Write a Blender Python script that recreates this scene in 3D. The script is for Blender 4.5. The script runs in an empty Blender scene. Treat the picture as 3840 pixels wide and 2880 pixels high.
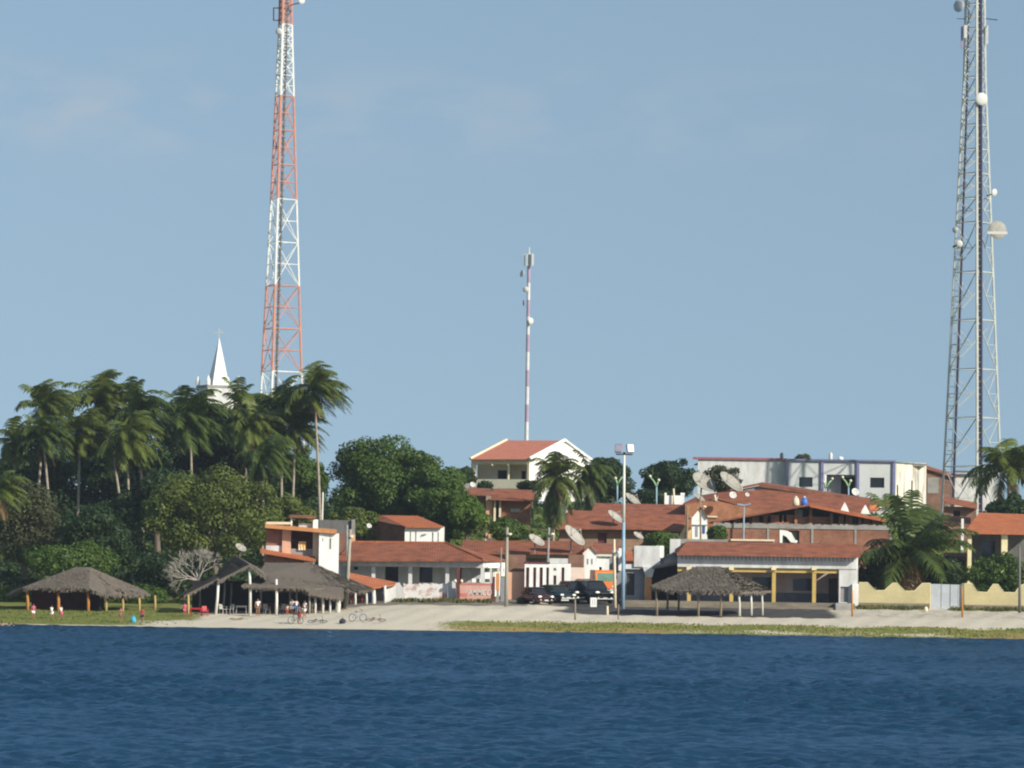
import bpy, bmesh, math, random
import numpy as np
from mathutils import Vector, Matrix

# ------------------------------------------------------------------ camera, sky, sun, exposure
scene = bpy.context.scene
COL = scene.collection
F = 17500.0                                   # focal length in pixels of the 3840 px wide photograph
PITCH = math.atan(663 / F); ROLL = math.radians(0.8); CAM = Vector((0, 0, 6))
_r0 = Vector((1, 0, 0)); FWD = Vector((0, math.cos(PITCH), math.sin(PITCH))); _u0 = Vector((0, -math.sin(PITCH), math.cos(PITCH)))
RGT = _r0 * math.cos(ROLL) + _u0 * math.sin(ROLL); UPV = _u0 * math.cos(ROLL) - _r0 * math.sin(ROLL)
cd = bpy.data.cameras.new('camera'); cam = bpy.data.objects.new('camera', cd); COL.objects.link(cam)
M3 = Matrix((RGT, UPV, -FWD)).transposed()
cam.matrix_world = Matrix.Translation(CAM) @ M3.to_4x4()
cd.sensor_width = 36; cd.lens = F / 3840 * 36; cd.clip_start = 1; cd.clip_end = 20000
scene.camera = cam
scene.cycles.filter_width = 2.1
scene.view_settings.view_transform = 'Standard'; scene.view_settings.look = 'None'
scene.view_settings.exposure = 0.12; scene.view_settings.gamma = 1

SUN_EL = math.radians(27); SUN_AZ = math.radians(130)       # azimuth clockwise from +Y (the view direction)
world = bpy.data.worlds.new("World"); scene.world = world; world.use_nodes = True
wt = world.node_tree; wn = wt.nodes; wl = wt.links
bg = wn['Background']; bg.inputs['Strength'].default_value = 0.113
sky = wn.new('ShaderNodeTexSky'); sky.sky_type = 'NISHITA'; sky.sun_disc = False
sky.sun_elevation = SUN_EL; sky.sun_rotation = SUN_AZ
sky.altitude = 0; sky.air_density = 1.0; sky.dust_density = 0.6; sky.ozone_density = 2.0
SKYTINT = (1.14, 1.07, 0.95, 1)
tc = wn.new('ShaderNodeTexCoord')
tint = wn.new('ShaderNodeMix'); tint.data_type = 'RGBA'; tint.blend_type = 'MULTIPLY'; tint.inputs['Factor'].default_value = 1
wl.new(sky.outputs['Color'], tint.inputs[6])
# hazy tropical sky: the low sky keeps the even blue of the sky a little higher up
_sx = wn.new('ShaderNodeSeparateXYZ'); wl.new(tc.outputs['Generated'], _sx.inputs[0]); _cx = wn.new('ShaderNodeCombineXYZ')
_m = wn.new('ShaderNodeMath'); _m.operation = 'MULTIPLY_ADD'; wl.new(_sx.outputs[2], _m.inputs[0]); _m.inputs[1].default_value = .55; _m.inputs[2].default_value = .19
wl.new(_sx.outputs[0], _cx.inputs[0]); wl.new(_sx.outputs[1], _cx.inputs[1]); wl.new(_m.outputs[0], _cx.inputs[2])
_nv = wn.new('ShaderNodeVectorMath'); _nv.operation = 'NORMALIZE'; wl.new(_cx.outputs[0], _nv.inputs[0]); wl.new(_nv.outputs[0], sky.inputs['Vector']); tint.inputs[7].default_value = SKYTINT
mp = wn.new('ShaderNodeMapping'); mp.inputs['Scale'].default_value = (50, 50, 120)
mp.inputs['Location'].default_value = (3.1, 0.7, 1.3)
wl.new(tc.outputs['Generated'], mp.inputs['Vector'])
cn = wn.new('ShaderNodeTexNoise'); cn.inputs['Scale'].default_value = 1.0; cn.inputs['Detail'].default_value = 5; cn.inputs['Roughness'].default_value = .5
wl.new(mp.outputs[0], cn.inputs['Vector'])
cr = wn.new('ShaderNodeMapRange'); cr.inputs['From Min'].default_value = .43; cr.inputs['From Max'].default_value = .64
wl.new(cn.outputs['Fac'], cr.inputs['Value'])
sx = wn.new('ShaderNodeSeparateXYZ'); wl.new(tc.outputs['Generated'], sx.inputs[0])
def wmath(op, a, b=None, c=None):
    n = wn.new('ShaderNodeMath'); n.operation = op
    for i, v in enumerate((a, b, c)):
        if v is None: continue
        if isinstance(v, (int, float)): n.inputs[i].default_value = v
        else: wl.new(v, n.inputs[i])
    return n.outputs[0]
# thin cloud streaks keep to a low band of the sky, dying out towards the right
e = wmath('DIVIDE', wmath('SUBTRACT', sx.outputs['Z'], 0.095), 0.009)
band = wmath('POWER', 2.718, wmath('MULTIPLY', wmath('MULTIPLY', e, e), -1))
fade = wmath('MULTIPLY_ADD', sx.outputs['X'], -4.0, 0.55); fade = wmath('MINIMUM', wmath('MAXIMUM', fade, 0.0), 1.0)
cf = wmath('MULTIPLY', wmath('MULTIPLY', cr.outputs[0], band), wmath('MULTIPLY', fade, 0.42))
cmix = wn.new('ShaderNodeMix'); cmix.data_type = 'RGBA'
wl.new(cf, cmix.inputs['Factor']); wl.new(tint.outputs[2], cmix.inputs[6]); cmix.inputs[7].default_value = (4.3, 4.55, 4.85, 1)
wl.new(cmix.outputs[2], bg.inputs['Color'])

sd = bpy.data.lights.new('sun', 'SUN'); sun = bpy.data.objects.new('sun', sd); COL.objects.link(sun)
sd.energy = 5.0; sd.angle = math.radians(0.6); sd.color = (1.0, 0.93, 0.80)
SDIR = Vector((math.cos(SUN_EL) * math.sin(SUN_AZ), math.cos(SUN_EL) * math.cos(SUN_AZ), math.sin(SUN_EL)))
sun.rotation_euler = SDIR.to_track_quat('Z', 'Y').to_euler(); sun.location = (60, 300, 80)

# ------------------------------------------------------------------ geometry helpers
def W(u, v, Y):
    d = FWD + RGT * ((u - 1920) / F) - UPV * ((v - 1440) / F)
    return CAM + d * (Y / d.y)
def m_(px, Y): return px * Y / F
def sst(a, b, x): t = min(1, max(0, (x - a) / (b - a))); return t * t * (3 - 2 * t)
PY = [380, 395, 399, 403, 410, 420, 430, 445, 460, 475, 500, 550, 620, 800, 3500]
PZ = [-1.8, 0, .42, .77, 1.32, 1.8, 2.2, 2.6, 3.2, 4.8, 8, 11.5, 13, 13.5, 10]
def shore(x): return .5 * math.sin(x * .11 + 1) + .35 * math.sin(x * .31) - sst(10, 42, x) * 1.0
def gz(x, y):
    yy = y - shore(x) * (1 - sst(398, 425, y))
    z = float(np.interp(yy, PY, PZ))
    k = .6 + .4 * sst(-23, -8, x)
    k = k + (1 - k) * sst(430, 500, y)
    z = z * k if z > 0 else z
    return z
def G(u, v, y0=394, y1=470):
    for i in range(int((y1 - y0) * 8)):
        y = y0 + i / 8; p = W(u, v, y)
        if p.z <= gz(p.x, y): return Vector((p.x, y, gz(p.x, y)))
    p = W(u, v, y1); return Vector((p.x, y1, gz(p.x, y1)))
def onground(u, v, Y): p = W(u, v, Y); return Vector((p.x, Y, gz(p.x, Y)))

ORG = {}
class MB:
    def __init__(s): s.v = []; s.f = []
    def add(s, vs, fs):
        o = len(s.v); s.v += [tuple(p) for p in vs]; s.f += [tuple(i + o for i in f) for f in fs]; return s
    def box(s, x0, x1, y0, y1, z0, z1):
        return s.add([(x0,y0,z0),(x1,y0,z0),(x1,y1,z0),(x0,y1,z0),(x0,y0,z1),(x1,y0,z1),(x1,y1,z1),(x0,y1,z1)],
                     [(0,3,2,1),(4,5,6,7),(0,1,5,4),(1,2,6,5),(2,3,7,6),(3,0,4,7)])
    def slab(s, pts, t=.12, d=(0, 0, -1)):
        pts = [Vector(p) for p in pts]; d = Vector(d) * t; n = len(pts)
        return s.add(pts + [p + d for p in pts], [tuple(range(n)), tuple(range(2*n-1, n-1, -1))] + [(i, i+n, (i+1)%n+n, (i+1)%n) for i in range(n)])
    def tube(s, pts, rad, n=8, cap=True):
        pts = [Vector(p) for p in pts]
        if not isinstance(rad, (list, tuple)): rad = [rad] * len(pts)
        vs = []; fs = []
        for i, p in enumerate(pts):
            d = (pts[min(i+1, len(pts)-1)] - pts[max(i-1, 0)]); d = d.normalized() if d.length > 1e-9 else Vector((0,0,1))
            a = d.cross(Vector((0,1,0)) if abs(d.y) < .9 else Vector((1,0,0))).normalized(); b = d.cross(a)
            for k in range(n):
                t = 2*math.pi*k/n; vs.append(p + a*(rad[i]*math.cos(t)) + b*(rad[i]*math.sin(t)))
        for i in range(len(pts)-1):
            for k in range(n): fs.append((i*n+k, i*n+(k+1)%n, (i+1)*n+(k+1)%n, (i+1)*n+k))
        if cap: fs.append(tuple(range(n-1, -1, -1))); fs.append(tuple((len(pts)-1)*n+k for k in range(n)))
        return s.add(vs, fs)
    def lathe(s, c, prof, n=16, axis=(0, 0, 1)):
        c = Vector(c); ax = Vector(axis).normalized(); a = ax.cross(Vector((0,1,0)) if abs(ax.y) < .9 else Vector((1,0,0))).normalized(); b = ax.cross(a)
        vs = []; fs = []
        for r, h in prof:
            for k in range(n):
                t = 2*math.pi*k/n; vs.append(c + ax*h + a*(r*math.cos(t)) + b*(r*math.sin(t)))
        for i in range(len(prof)-1):
            for k in range(n): fs.append((i*n+k, i*n+(k+1)%n, (i+1)*n+(k+1)%n, (i+1)*n+k))
        fs.append(tuple(range(n-1, -1, -1))); fs.append(tuple((len(prof)-1)*n+k for k in range(n)))
        return s.add(vs, fs)
    def ell(s, c, r, n=12, m=8):
        c = Vector(c); prof = []
        vs = []; fs = []
        for i in range(m+1):
            p = math.pi*i/m
            for k in range(n):
                t = 2*math.pi*k/n; vs.append((c.x + r[0]*math.sin(p)*math.cos(t), c.y + r[1]*math.sin(p)*math.sin(t), c.z - r[2]*math.cos(p)))
        for i in range(m):
            for k in range(n): fs.append((i*n+k, i*n+(k+1)%n, (i+1)*n+(k+1)%n, (i+1)*n+k))
        return s.add(vs, fs)
    def xform(s, mtx):
        s.v = [tuple(mtx @ Vector(p)) for p in s.v]; return s
    def build(s, name, mat, parent=None, smooth=False, local=False):
        me = bpy.data.meshes.new(name); V = s.v
        if parent is not None: o0 = ORG[parent] if not local else Vector((0,0,0))
        else:
            a = np.array(V); o0 = Vector((float((a[:,0].min()+a[:,0].max())/2), float((a[:,1].min()+a[:,1].max())/2), float(a[:,2].min())))
        me.from_pydata([(p[0]-o0.x, p[1]-o0.y, p[2]-o0.z) for p in V], [], s.f); me.update()
        if smooth: me.shade_smooth()
        return link(name, me, mat, parent, o0)
def link(name, me, mat, parent, o0):
    me.materials.append(mat)
    o = bpy.data.objects.new(name, me); COL.objects.link(o)
    if parent is not None: o.parent = parent; ORG[o] = ORG[parent]
    else: o.location = o0; ORG[o] = Vector(o0)
    return o
def tag(o, label=None, cat=None, group=None, kind=None):
    if label: o['label'] = label
    if cat: o['category'] = cat
    if group: o['group'] = group
    if kind: o['kind'] = kind
    return o
def thing(name, label, cat, loc, group=None, rz=0):
    o = bpy.data.objects.new(name, None); COL.objects.link(o); o.location = loc; o.rotation_euler = (0, 0, rz); o.empty_display_size = .3
    ORG[o] = Vector(loc); return tag(o, label, cat, group)
def quads(name, Q, mat, parent):                 # Q: (n,4,3) world quads -> one mesh, fast
    n = len(Q); o0 = ORG[parent] if parent is not None else Vector(Q.reshape(-1,3).mean(0))
    v = (Q.reshape(-1, 3) - np.array(o0)).astype(np.float32)
    me = bpy.data.meshes.new(name); me.vertices.add(4*n); me.vertices.foreach_set('co', v.ravel())
    me.loops.add(4*n); me.loops.foreach_set('vertex_index', np.arange(4*n, dtype=np.int32))
    me.polygons.add(n); me.polygons.foreach_set('loop_start', np.arange(0, 4*n, 4, dtype=np.int32))
    me.update(calc_edges=True)
    return link(name, me, mat, parent, o0)
def bx(mb, u0, u1, v0, v1, Y, dep, dy=0):        # upright box whose front face, at depth Y+dy, spans these picture pixels
    uc = (u0+u1)/2; vc = (v0+v1)/2; Y = Y + dy
    return mb.box(W(u0, vc, Y).x, W(u1, vc, Y).x, Y, Y+dep, W(uc, v1, Y).z, W(uc, v0, Y).z)

# ------------------------------------------------------------------ materials
def mat(name, col, rough=.8, var=.18, scale=1.2, stretch=(1, 1, 1), col2=None, spec=.3, metal=0, fine=.08, bump=0, lo=.35, hi=.68, coord='Object'):
    m = bpy.data.materials.new(name); m.use_nodes = True; t = m.node_tree; n = t.nodes; l = t.links
    b = n['Principled BSDF']; b.inputs['Roughness'].default_value = rough; b.inputs['Metallic'].default_value = metal
    b.inputs['Specular IOR Level'].default_value = spec
    tcn = n.new('ShaderNodeTexCoord'); mpn = n.new('ShaderNodeMapping'); mpn.inputs['Scale'].default_value = stretch
    l.new(tcn.outputs[coord], mpn.inputs['Vector'])
    nz = n.new('ShaderNodeTexNoise'); nz.inputs['Scale'].default_value = scale; nz.inputs['Detail'].default_value = 6; nz.inputs['Roughness'].default_value = .6
    l.new(mpn.outputs[0], nz.inputs['Vector'])
    rp = n.new('ShaderNodeMapRange'); rp.inputs['From Min'].default_value = lo; rp.inputs['From Max'].default_value = hi; l.new(nz.outputs['Fac'], rp.inputs['Value'])
    mx = n.new('ShaderNodeMix'); mx.data_type = 'RGBA'; l.new(rp.outputs[0], mx.inputs['Factor'])
    c2 = col2 if col2 else tuple(c*(1-var) for c in col); c1 = col if col2 else tuple(min(1, c*(1+var)) for c in col)
    mx.inputs[6].default_value = (*c1, 1); mx.inputs[7].default_value = (*c2, 1)
    nf = n.new('ShaderNodeTexNoise'); nf.inputs['Scale'].default_value = scale*9; nf.inputs['Detail'].default_value = 3; l.new(mpn.outputs[0], nf.inputs['Vector'])
    rf = n.new('ShaderNodeMapRange'); rf.inputs['From Min'].default_value = .3; rf.inputs['From Max'].default_value = .7
    rf.inputs['To Min'].default_value = 1-fine; rf.inputs['To Max'].default_value = 1+fine; l.new(nf.outputs['Fac'], rf.inputs['Value'])
    mu = n.new('ShaderNodeVectorMath'); mu.operation = 'SCALE'; l.new(mx.outputs[2], mu.inputs[0]); l.new(rf.outputs[0], mu.inputs['Scale'])
    l.new(mu.outputs[0], b.inputs['Base Color'])
    if bump:
        bp = n.new('ShaderNodeBump'); bp.inputs['Strength'].default_value = bump; bp.inputs['Distance'].default_value = .05
        l.new(nf.outputs['Fac'], bp.inputs['Height']); l.new(bp.outputs[0], b.inputs['Normal'])
    return m
def mat_tile(name, col, dark, lo=.35, hi=.75):     # clay roof tiles: courses and columns of curved tiles, weathered patches
    m = mat(name, col, .85, col2=dark, scale=.85, fine=.18, lo=lo, hi=hi, spec=.15); t = m.node_tree; n = t.nodes; l = t.links; b = n['Principled BSDF']
    src = b.inputs['Base Color'].links[0].from_socket
    tcn = n.new('ShaderNodeTexCoord'); w = n.new('ShaderNodeTexWave'); w.bands_direction = 'X'; w.inputs['Scale'].default_value = 1.3; w.inputs['Distortion'].default_value = .6
    l.new(tcn.outputs['Object'], w.inputs['Vector'])
    w2 = n.new('ShaderNodeTexWave'); w2.bands_direction = 'Z'; w2.wave_profile = 'SAW'; w2.inputs['Scale'].default_value = 2.1; w2.inputs['Distortion'].default_value = .4; l.new(tcn.outputs['Object'], w2.inputs['Vector'])
    ad = n.new('ShaderNodeMath'); ad.operation = 'ADD'; l.new(w.outputs['Fac'], ad.inputs[0]); l.new(w2.outputs['Fac'], ad.inputs[1])
    rg = n.new('ShaderNodeMapRange'); rg.inputs['From Max'].default_value = 2; rg.inputs['To Min'].default_value = .9; rg.inputs['To Max'].default_value = 1.08; l.new(ad.outputs[0], rg.inputs['Value'])
    mu = n.new('ShaderNodeVectorMath'); mu.operation = 'SCALE'; l.new(src, mu.inputs[0]); l.new(rg.outputs[0], mu.inputs['Scale']); l.new(mu.outputs[0], b.inputs['Base Color'])
    bp = n.new('ShaderNodeBump'); bp.inputs['Strength'].default_value = .25; bp.inputs['Distance'].default_value = .06; l.new(ad.outputs[0], bp.inputs['Height']); l.new(bp.outputs[0], b.inputs['Normal'])
    return m
def mat_brick(name, col, col2, mortar):
    m = bpy.data.materials.new(name); m.use_nodes = True; t = m.node_tree; n = t.nodes; l = t.links; b = n['Principled BSDF']; b.inputs['Roughness'].default_value = .9; b.inputs['Specular IOR Level'].default_value = .15
    tcn = n.new('ShaderNodeTexCoord'); s = n.new('ShaderNodeSeparateXYZ'); l.new(tcn.outputs['Object'], s.inputs[0])
    ad = n.new('ShaderNodeMath'); ad.operation = 'ADD'; l.new(s.outputs[0], ad.inputs[0]); l.new(s.outputs[1], ad.inputs[1])
    c = n.new('ShaderNodeCombineXYZ'); l.new(ad.outputs[0], c.inputs[0]); l.new(s.outputs[2], c.inputs[1])
    br = n.new('ShaderNodeTexBrick'); br.inputs['Scale'].default_value = 1; br.inputs['Brick Width'].default_value = .28; br.inputs['Row Height'].default_value = .19; br.inputs['Mortar Size'].default_value = .018
    br.inputs['Color1'].default_value = (*col, 1); br.inputs['Color2'].default_value = (*col2, 1); br.inputs['Mortar'].default_value = (*mortar, 1); l.new(c.outputs[0], br.inputs['Vector'])
    nz = n.new('ShaderNodeTexNoise'); nz.inputs['Scale'].default_value = .9; nz.inputs['Detail'].default_value = 5; l.new(tcn.outputs['Object'], nz.inputs['Vector'])
    rg = n.new('ShaderNodeMapRange'); rg.inputs['From Min'].default_value = .3; rg.inputs['From Max'].default_value = .7; rg.inputs['To Min'].default_value = .72; rg.inputs['To Max'].default_value = 1.15; l.new(nz.outputs['Fac'], rg.inputs['Value'])
    mu = n.new('ShaderNodeVectorMath'); mu.operation = 'SCALE'; l.new(br.outputs['Color'], mu.inputs[0]); l.new(rg.outputs[0], mu.inputs['Scale']); l.new(mu.outputs[0], b.inputs['Base Color'])
    return m
def mat_leaf(name, c1, c2, trans=.3, rough=.55):
    m = bpy.data.materials.new(name); m.use_nodes = True; t = m.node_tree; n = t.nodes; l = t.links
    b = n['Principled BSDF']; b.inputs['Roughness'].default_value = rough; b.inputs['Specular IOR Level'].default_value = .25
    g = n.new('ShaderNodeNewGeometry'); mx = n.new('ShaderNodeMix'); mx.data_type = 'RGBA'
    mx.inputs[6].default_value = (*c1, 1); mx.inputs[7].default_value = (*c2, 1); tcl = n.new('ShaderNodeTexCoord'); nl = n.new('ShaderNodeTexNoise'); nl.inputs['Scale'].default_value = .75; nl.inputs['Detail'].default_value = 3; l.new(tcl.outputs['Object'], nl.inputs['Vector'])
    rl = n.new('ShaderNodeMapRange'); rl.inputs['From Min'].default_value = .34; rl.inputs['From Max'].default_value = .66; l.new(nl.outputs['Fac'], rl.inputs['Value'])
    av = n.new('ShaderNodeMix'); av.inputs['Factor'].default_value = .62; l.new(g.outputs['Random Per Island'], av.inputs[2]); l.new(rl.outputs[0], av.inputs[3]); l.new(av.outputs[0], mx.inputs['Factor']); l.new(mx.outputs[2], b.inputs['Base Color'])
    tr = n.new('ShaderNodeBsdfTranslucent'); l.new(mx.outputs[2], tr.inputs['Color'])
    ms = n.new('ShaderNodeMixShader'); ms.inputs[0].default_value = trans; l.new(b.outputs[0], ms.inputs[1]); l.new(tr.outputs[0], ms.inputs[2]); l.new(ms.outputs[0], n['Material Output'].inputs['Surface'])
    return m
def mat_glass(name, col=(.02, .025, .03)): return mat(name, col, .12, var=.1, spec=.5, fine=0)

WHITE = mat('white_plaster', (.86, .87, .84), .85, col2=(.66, .65, .60), scale=1.0, stretch=(1, 1, .3), fine=.05, lo=.45, hi=.75)
DIRTY = mat('weathered_white_plaster', (.66, .67, .66), .9, col2=(.47, .47, .46), scale=.9, stretch=(1.6, 1.6, .5), fine=.06)
STREAK = mat('rain_streaked_plaster', (.74, .71, .60), .9, col2=(.30, .28, .25), scale=1.3, stretch=(1.4, 1.4, .12), fine=.05, lo=.47, hi=.66)
COOLW = mat('cool_grey_white_plaster', (.56, .58, .58), .9, col2=(.48, .50, .50), scale=.5, stretch=(1, 1, .4), fine=.03)
CREAM = mat('cream_plaster', (.72, .62, .44), .85, var=.07, fine=.03)
PALEY = mat('pale_yellow_plaster', (.74, .66, .40), .85, var=.09, fine=.04)
YELLOW = mat('yellow_plaster', (.55, .48, .26), .85, col2=(.44, .38, .21), scale=.35, fine=.05)
GOLD = mat('golden_paint', (.50, .36, .11), .7, var=.1)
SALMON = mat('salmon_plaster', (.66, .38, .25), .85, var=.12, scale=.6)
ORANGE = mat('orange_plaster', (.55, .25, .10), .85, var=.12)
GREYW = mat('grey_plaster', (.30, .31, .34), .9, col2=(.20, .21, .24), scale=.6)
CONC = mat('concrete', (.34, .33, .31), .9, col2=(.22, .215, .20), scale=.8, fine=.1)
DGREY = mat('dark_concrete', (.17, .165, .16), .9, col2=(.10, .10, .095), scale=.9, stretch=(1.2, 1.2, .3))
PLINTH = mat('dirty_step_concrete', (.24, .21, .16), .95, col2=(.15, .13, .10), scale=1.1, stretch=(.5, .5, 2.5), fine=.15)
BROKEN = mat('flaking_whitewash', (.68, .66, .64), .95, col2=(.36, .20, .15), scale=1.0, stretch=(1, 1, 1.2), lo=.47, hi=.62, fine=.08)
TILE = mat_tile('clay_tiles', (.34, .122, .068), (.17, .070, .046), .40, .70)
TILE2 = mat_tile('orange_clay_tiles', (.47, .165, .075), (.36, .11, .055))
TILE3 = mat_tile('weathered_clay_tiles', (.32, .125, .075), (.15, .068, .050), .38, .68)
PINK = mat_tile('new_clay_tiles', (.56, .22, .15), (.50, .19, .125))
BRICK = mat_brick('red_brick', (.34, .135, .075), (.24, .10, .065), (.25, .18, .14))
BRICK2 = mat_brick('orange_brick', (.46, .19, .09), (.36, .14, .07), (.32, .22, .15))
BRICK3 = mat_brick('brown_brick', (.27, .13, .085), (.20, .10, .07), (.22, .17, .14))
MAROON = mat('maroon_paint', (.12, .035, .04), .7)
DARK = mat('dark_interior', (.022, .021, .024), .95, var=.2)  # near-black colour stands in for the shade inside rooms and openings
WINDOW = mat_glass('window_glass', (.015, .018, .022))
SHUT = mat('grey_shutter', (.30, .32, .36), .8, var=.1)
PURPLE = mat('violet_paint', (.17, .17, .33), .7, var=.08)
WOOD = mat('weathered_wood', (.30, .24, .16), .9, col2=(.17, .13, .09), scale=2, stretch=(3, 3, .4))
POSTW = mat('white_painted_post', (.74, .74, .68), .8, col2=(.5, .49, .43), scale=1.2, stretch=(2, 2, .5))
POSTO = mat('orange_post', (.42, .19, .05), .8, var=.15)
POSTY = mat('ochre_post', (.40, .29, .12), .8, var=.18)
POLEC = mat('concrete_pole', (.36, .34, .27), .9, col2=(.26, .24, .20), scale=1.5, stretch=(2, 2, .2))
THATCH = mat('palm_thatch', (.16, .135, .108), .95, col2=(.11, .096, .082), scale=1.6, stretch=(4, 4, 1.2), fine=.3, bump=.4)
THATCHL = mat('pale_palm_thatch', (.24, .205, .15), .95, col2=(.12, .10, .08), scale=2, stretch=(4, 4, 1.0), fine=.25, bump=.4)
def thatch_leafy(name, c1, c2): return mat_leaf(name, c1, c2, 0.05, .95)
THB = thatch_leafy('thatch_blades', (.19, .16, .125), (.12, .105, .088))
STEELW = mat('white_steel', (.72, .73, .70), .6, var=.08, spec=.4)
STEELR = mat('red_steel', (.56, .25, .17), .6, var=.12, spec=.4)
STEELG = mat('galvanised_steel', (.50, .53, .49), .55, var=.1, spec=.5)
STEELP = mat('violet_grey_steel', (.30, .24, .36), .6, var=.08)
CABLE = mat('black_cable', (.035, .03, .07), .7)
BLUEP = mat('blue_pole_paint', (.27, .41, .52), .6, var=.1)
GREENP = mat('pale_green_paint', (.30, .46, .27), .6, var=.1)
LAMPH = mat('lamp_head', (.70, .68, .50), .4, var=.1)
DISHW = mat('white_dish', (.60, .60, .57), .5, var=.05)
DISHB = mat('pale_dish', (.42, .40, .36), .7, col2=(.33, .31, .28), scale=2)
DISHG = mat('grey_mesh_dish', (.36, .35, .30), .8, col2=(.27, .26, .23), scale=3)
METAL = mat('grey_sheet_metal', (.40, .43, .46), .5, var=.1, scale=.8, metal=.0)
BLACKM = mat('dark_metal', (.05, .05, .055), .6)
BARK = mat('bark', (.15, .12, .09), .95, var=.3, scale=3, stretch=(3, 3, .6))
PALMT = mat('palm_trunk', (.40, .35, .28), .9, col2=(.24, .20, .16), scale=2, stretch=(1, 1, 4))
DEADW = mat('bare_branches', (.36, .32, .28), .9, var=.2, scale=3)
LF_OLIVE = mat_leaf('olive_leaves', (.145, .182, .034), (.072, .105, .024))
LF_GREEN = mat_leaf('green_leaves', (.105, .170, .030), (.048, .095, .020))
LF_DARK = mat_leaf('dark_leaves', (.042, .080, .024), (.018, .040, .015))  # dark green, deepened to carry the left hill's shade in the leaf colour
LF_BRIGHT = mat_leaf('bright_leaves', (.13, .21, .028), (.065, .125, .02))
LF_BROWN = mat_leaf('dusty_leaves', (.095, .105, .045), (.055, .065, .03))
LF_PALM = mat_leaf('palm_leaflets', (.155, .19, .040), (.070, .105, .024), .25, .45)
LF_PALMD = mat_leaf('dark_palm_leaflets', (.105, .145, .034), (.048, .080, .022), .25, .45)
LF_DRY = mat_leaf('dry_palm_leaflets', (.26, .17, .07), (.15, .10, .05), .2, .7)
# ------------------------------------------------------------------ setting: water, ground
def grid_mesh(name, X, Y, Z, mat):
    R, C = X.shape
    me = bpy.data.meshes.new(name); me.vertices.add(R*C)
    me.vertices.foreach_set('co', np.stack([X, Y, Z], -1).astype(np.float32).ravel())
    i = np.arange(R*C).reshape(R, C)
    q = np.stack([i[:-1, :-1], i[:-1, 1:], i[1:, 1:], i[1:, :-1]], -1).reshape(-1, 4); n = len(q)
    me.loops.add(4*n); me.loops.foreach_set('vertex_index', q.astype(np.int32).ravel())
    me.polygons.add(n); me.polygons.foreach_set('loop_start', np.arange(0, 4*n, 4, dtype=np.int32))
    me.update(calc_edges=True); me.shade_smooth(); me.materials.append(mat)
    o = bpy.data.objects.new(name, me); COL.objects.link(o); ORG[o] = Vector((0, 0, 0)); return o

rng = np.random.default_rng(5)
wm = bpy.data.materials.new('lake_water'); wm.use_nodes = True; t = wm.node_tree; n = t.nodes; l = t.links; b = n['Principled BSDF']
n.remove(b); b = n.new('ShaderNodeBsdfDiffuse'); b.inputs['Color'].default_value = (.010, .045, .088, 1)
gl = n.new('ShaderNodeBsdfGlossy'); gl.inputs['Roughness'].default_value = .14; gl.inputs['Color'].default_value = (.28, .43, .58, 1)
fr = n.new('ShaderNodeFresnel'); fr.inputs['IOR'].default_value = 1.33
ms = n.new('ShaderNodeMixShader'); l.new(fr.outputs[0], ms.inputs[0]); l.new(b.outputs[0], ms.inputs[1]); l.new(gl.outputs[0], ms.inputs[2]); l.new(ms.outputs[0], n['Material Output'].inputs['Surface'])
tcn = n.new('ShaderNodeTexCoord'); mpn = n.new('ShaderNodeMapping'); mpn.inputs['Scale'].default_value = (1, .8, 1); l.new(tcn.outputs['Object'], mpn.inputs['Vector'])
n1 = n.new('ShaderNodeTexNoise'); n1.inputs['Scale'].default_value = 2.6; n1.inputs['Detail'].default_value = 4; n1.inputs['Roughness'].default_value = .6; l.new(mpn.outputs[0], n1.inputs['Vector'])
n2 = n.new('ShaderNodeTexNoise'); n2.inputs['Scale'].default_value = .05; n2.inputs['Detail'].default_value = 3; l.new(mpn.outputs[0], n2.inputs['Vector'])
r2 = n.new('ShaderNodeMapRange'); r2.inputs['From Min'].default_value = .3; r2.inputs['From Max'].default_value = .7; r2.inputs['To Min'].default_value = .3; r2.inputs['To Max'].default_value = .8; l.new(n2.outputs['Fac'], r2.inputs['Value'])
bp = n.new('ShaderNodeBump'); bp.inputs['Distance'].default_value = .12; l.new(r2.outputs[0], bp.inputs['Strength']); l.new(n1.outputs['Fac'], bp.inputs['Height']); [l.new(bp.outputs[0], x.inputs['Normal']) for x in (b, gl, fr)]
tt = np.concatenate([-np.geomspace(4, .17, 12)[:-1], np.linspace(-.17, .17, 520), np.geomspace(.17, 4, 12)[1:]])
yy = np.concatenate([[25, 60, 95], np.arange(118, 230, .23), np.arange(230, 402, .5), [404, 410]])
X = tt[None, :] * yy[:, None]; Yg = np.repeat(yy[:, None], len(tt), 1); Z = np.zeros_like(X)
amp = (np.clip((.19 - np.abs(tt)) / .03, 0, 1)[None, :]) * np.clip((403 - yy) / 25, .25, 1)[:, None]
gust = 1 + .38*np.sin(X*.03 + Yg*.05) * np.sin(Yg*.021 - X*.016 + 1) + .30*np.sin(X*.11 - Yg*.08)*np.sin(X*.05 + Yg*.13 + 2)
for k in range(55):
    lam = rng.uniform(.7, 1) * [3.0, 1.9, 1.25, .8, .5][k % 5]; th = 4.45 + rng.normal() * .65
    kx, ky = 2*math.pi/lam*math.cos(th), 2*math.pi/lam*math.sin(th)
    Z += lam * .0092 * np.sin(kx*X + ky*Yg + rng.uniform(0, 7) + .6*np.sin(X*.21*rng.uniform(.5,1.5) + Yg*.17 + k))
Z = Z * amp * gust
tag(grid_mesh('lake_water', X, Yg, Z, wm), kind='structure')

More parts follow.
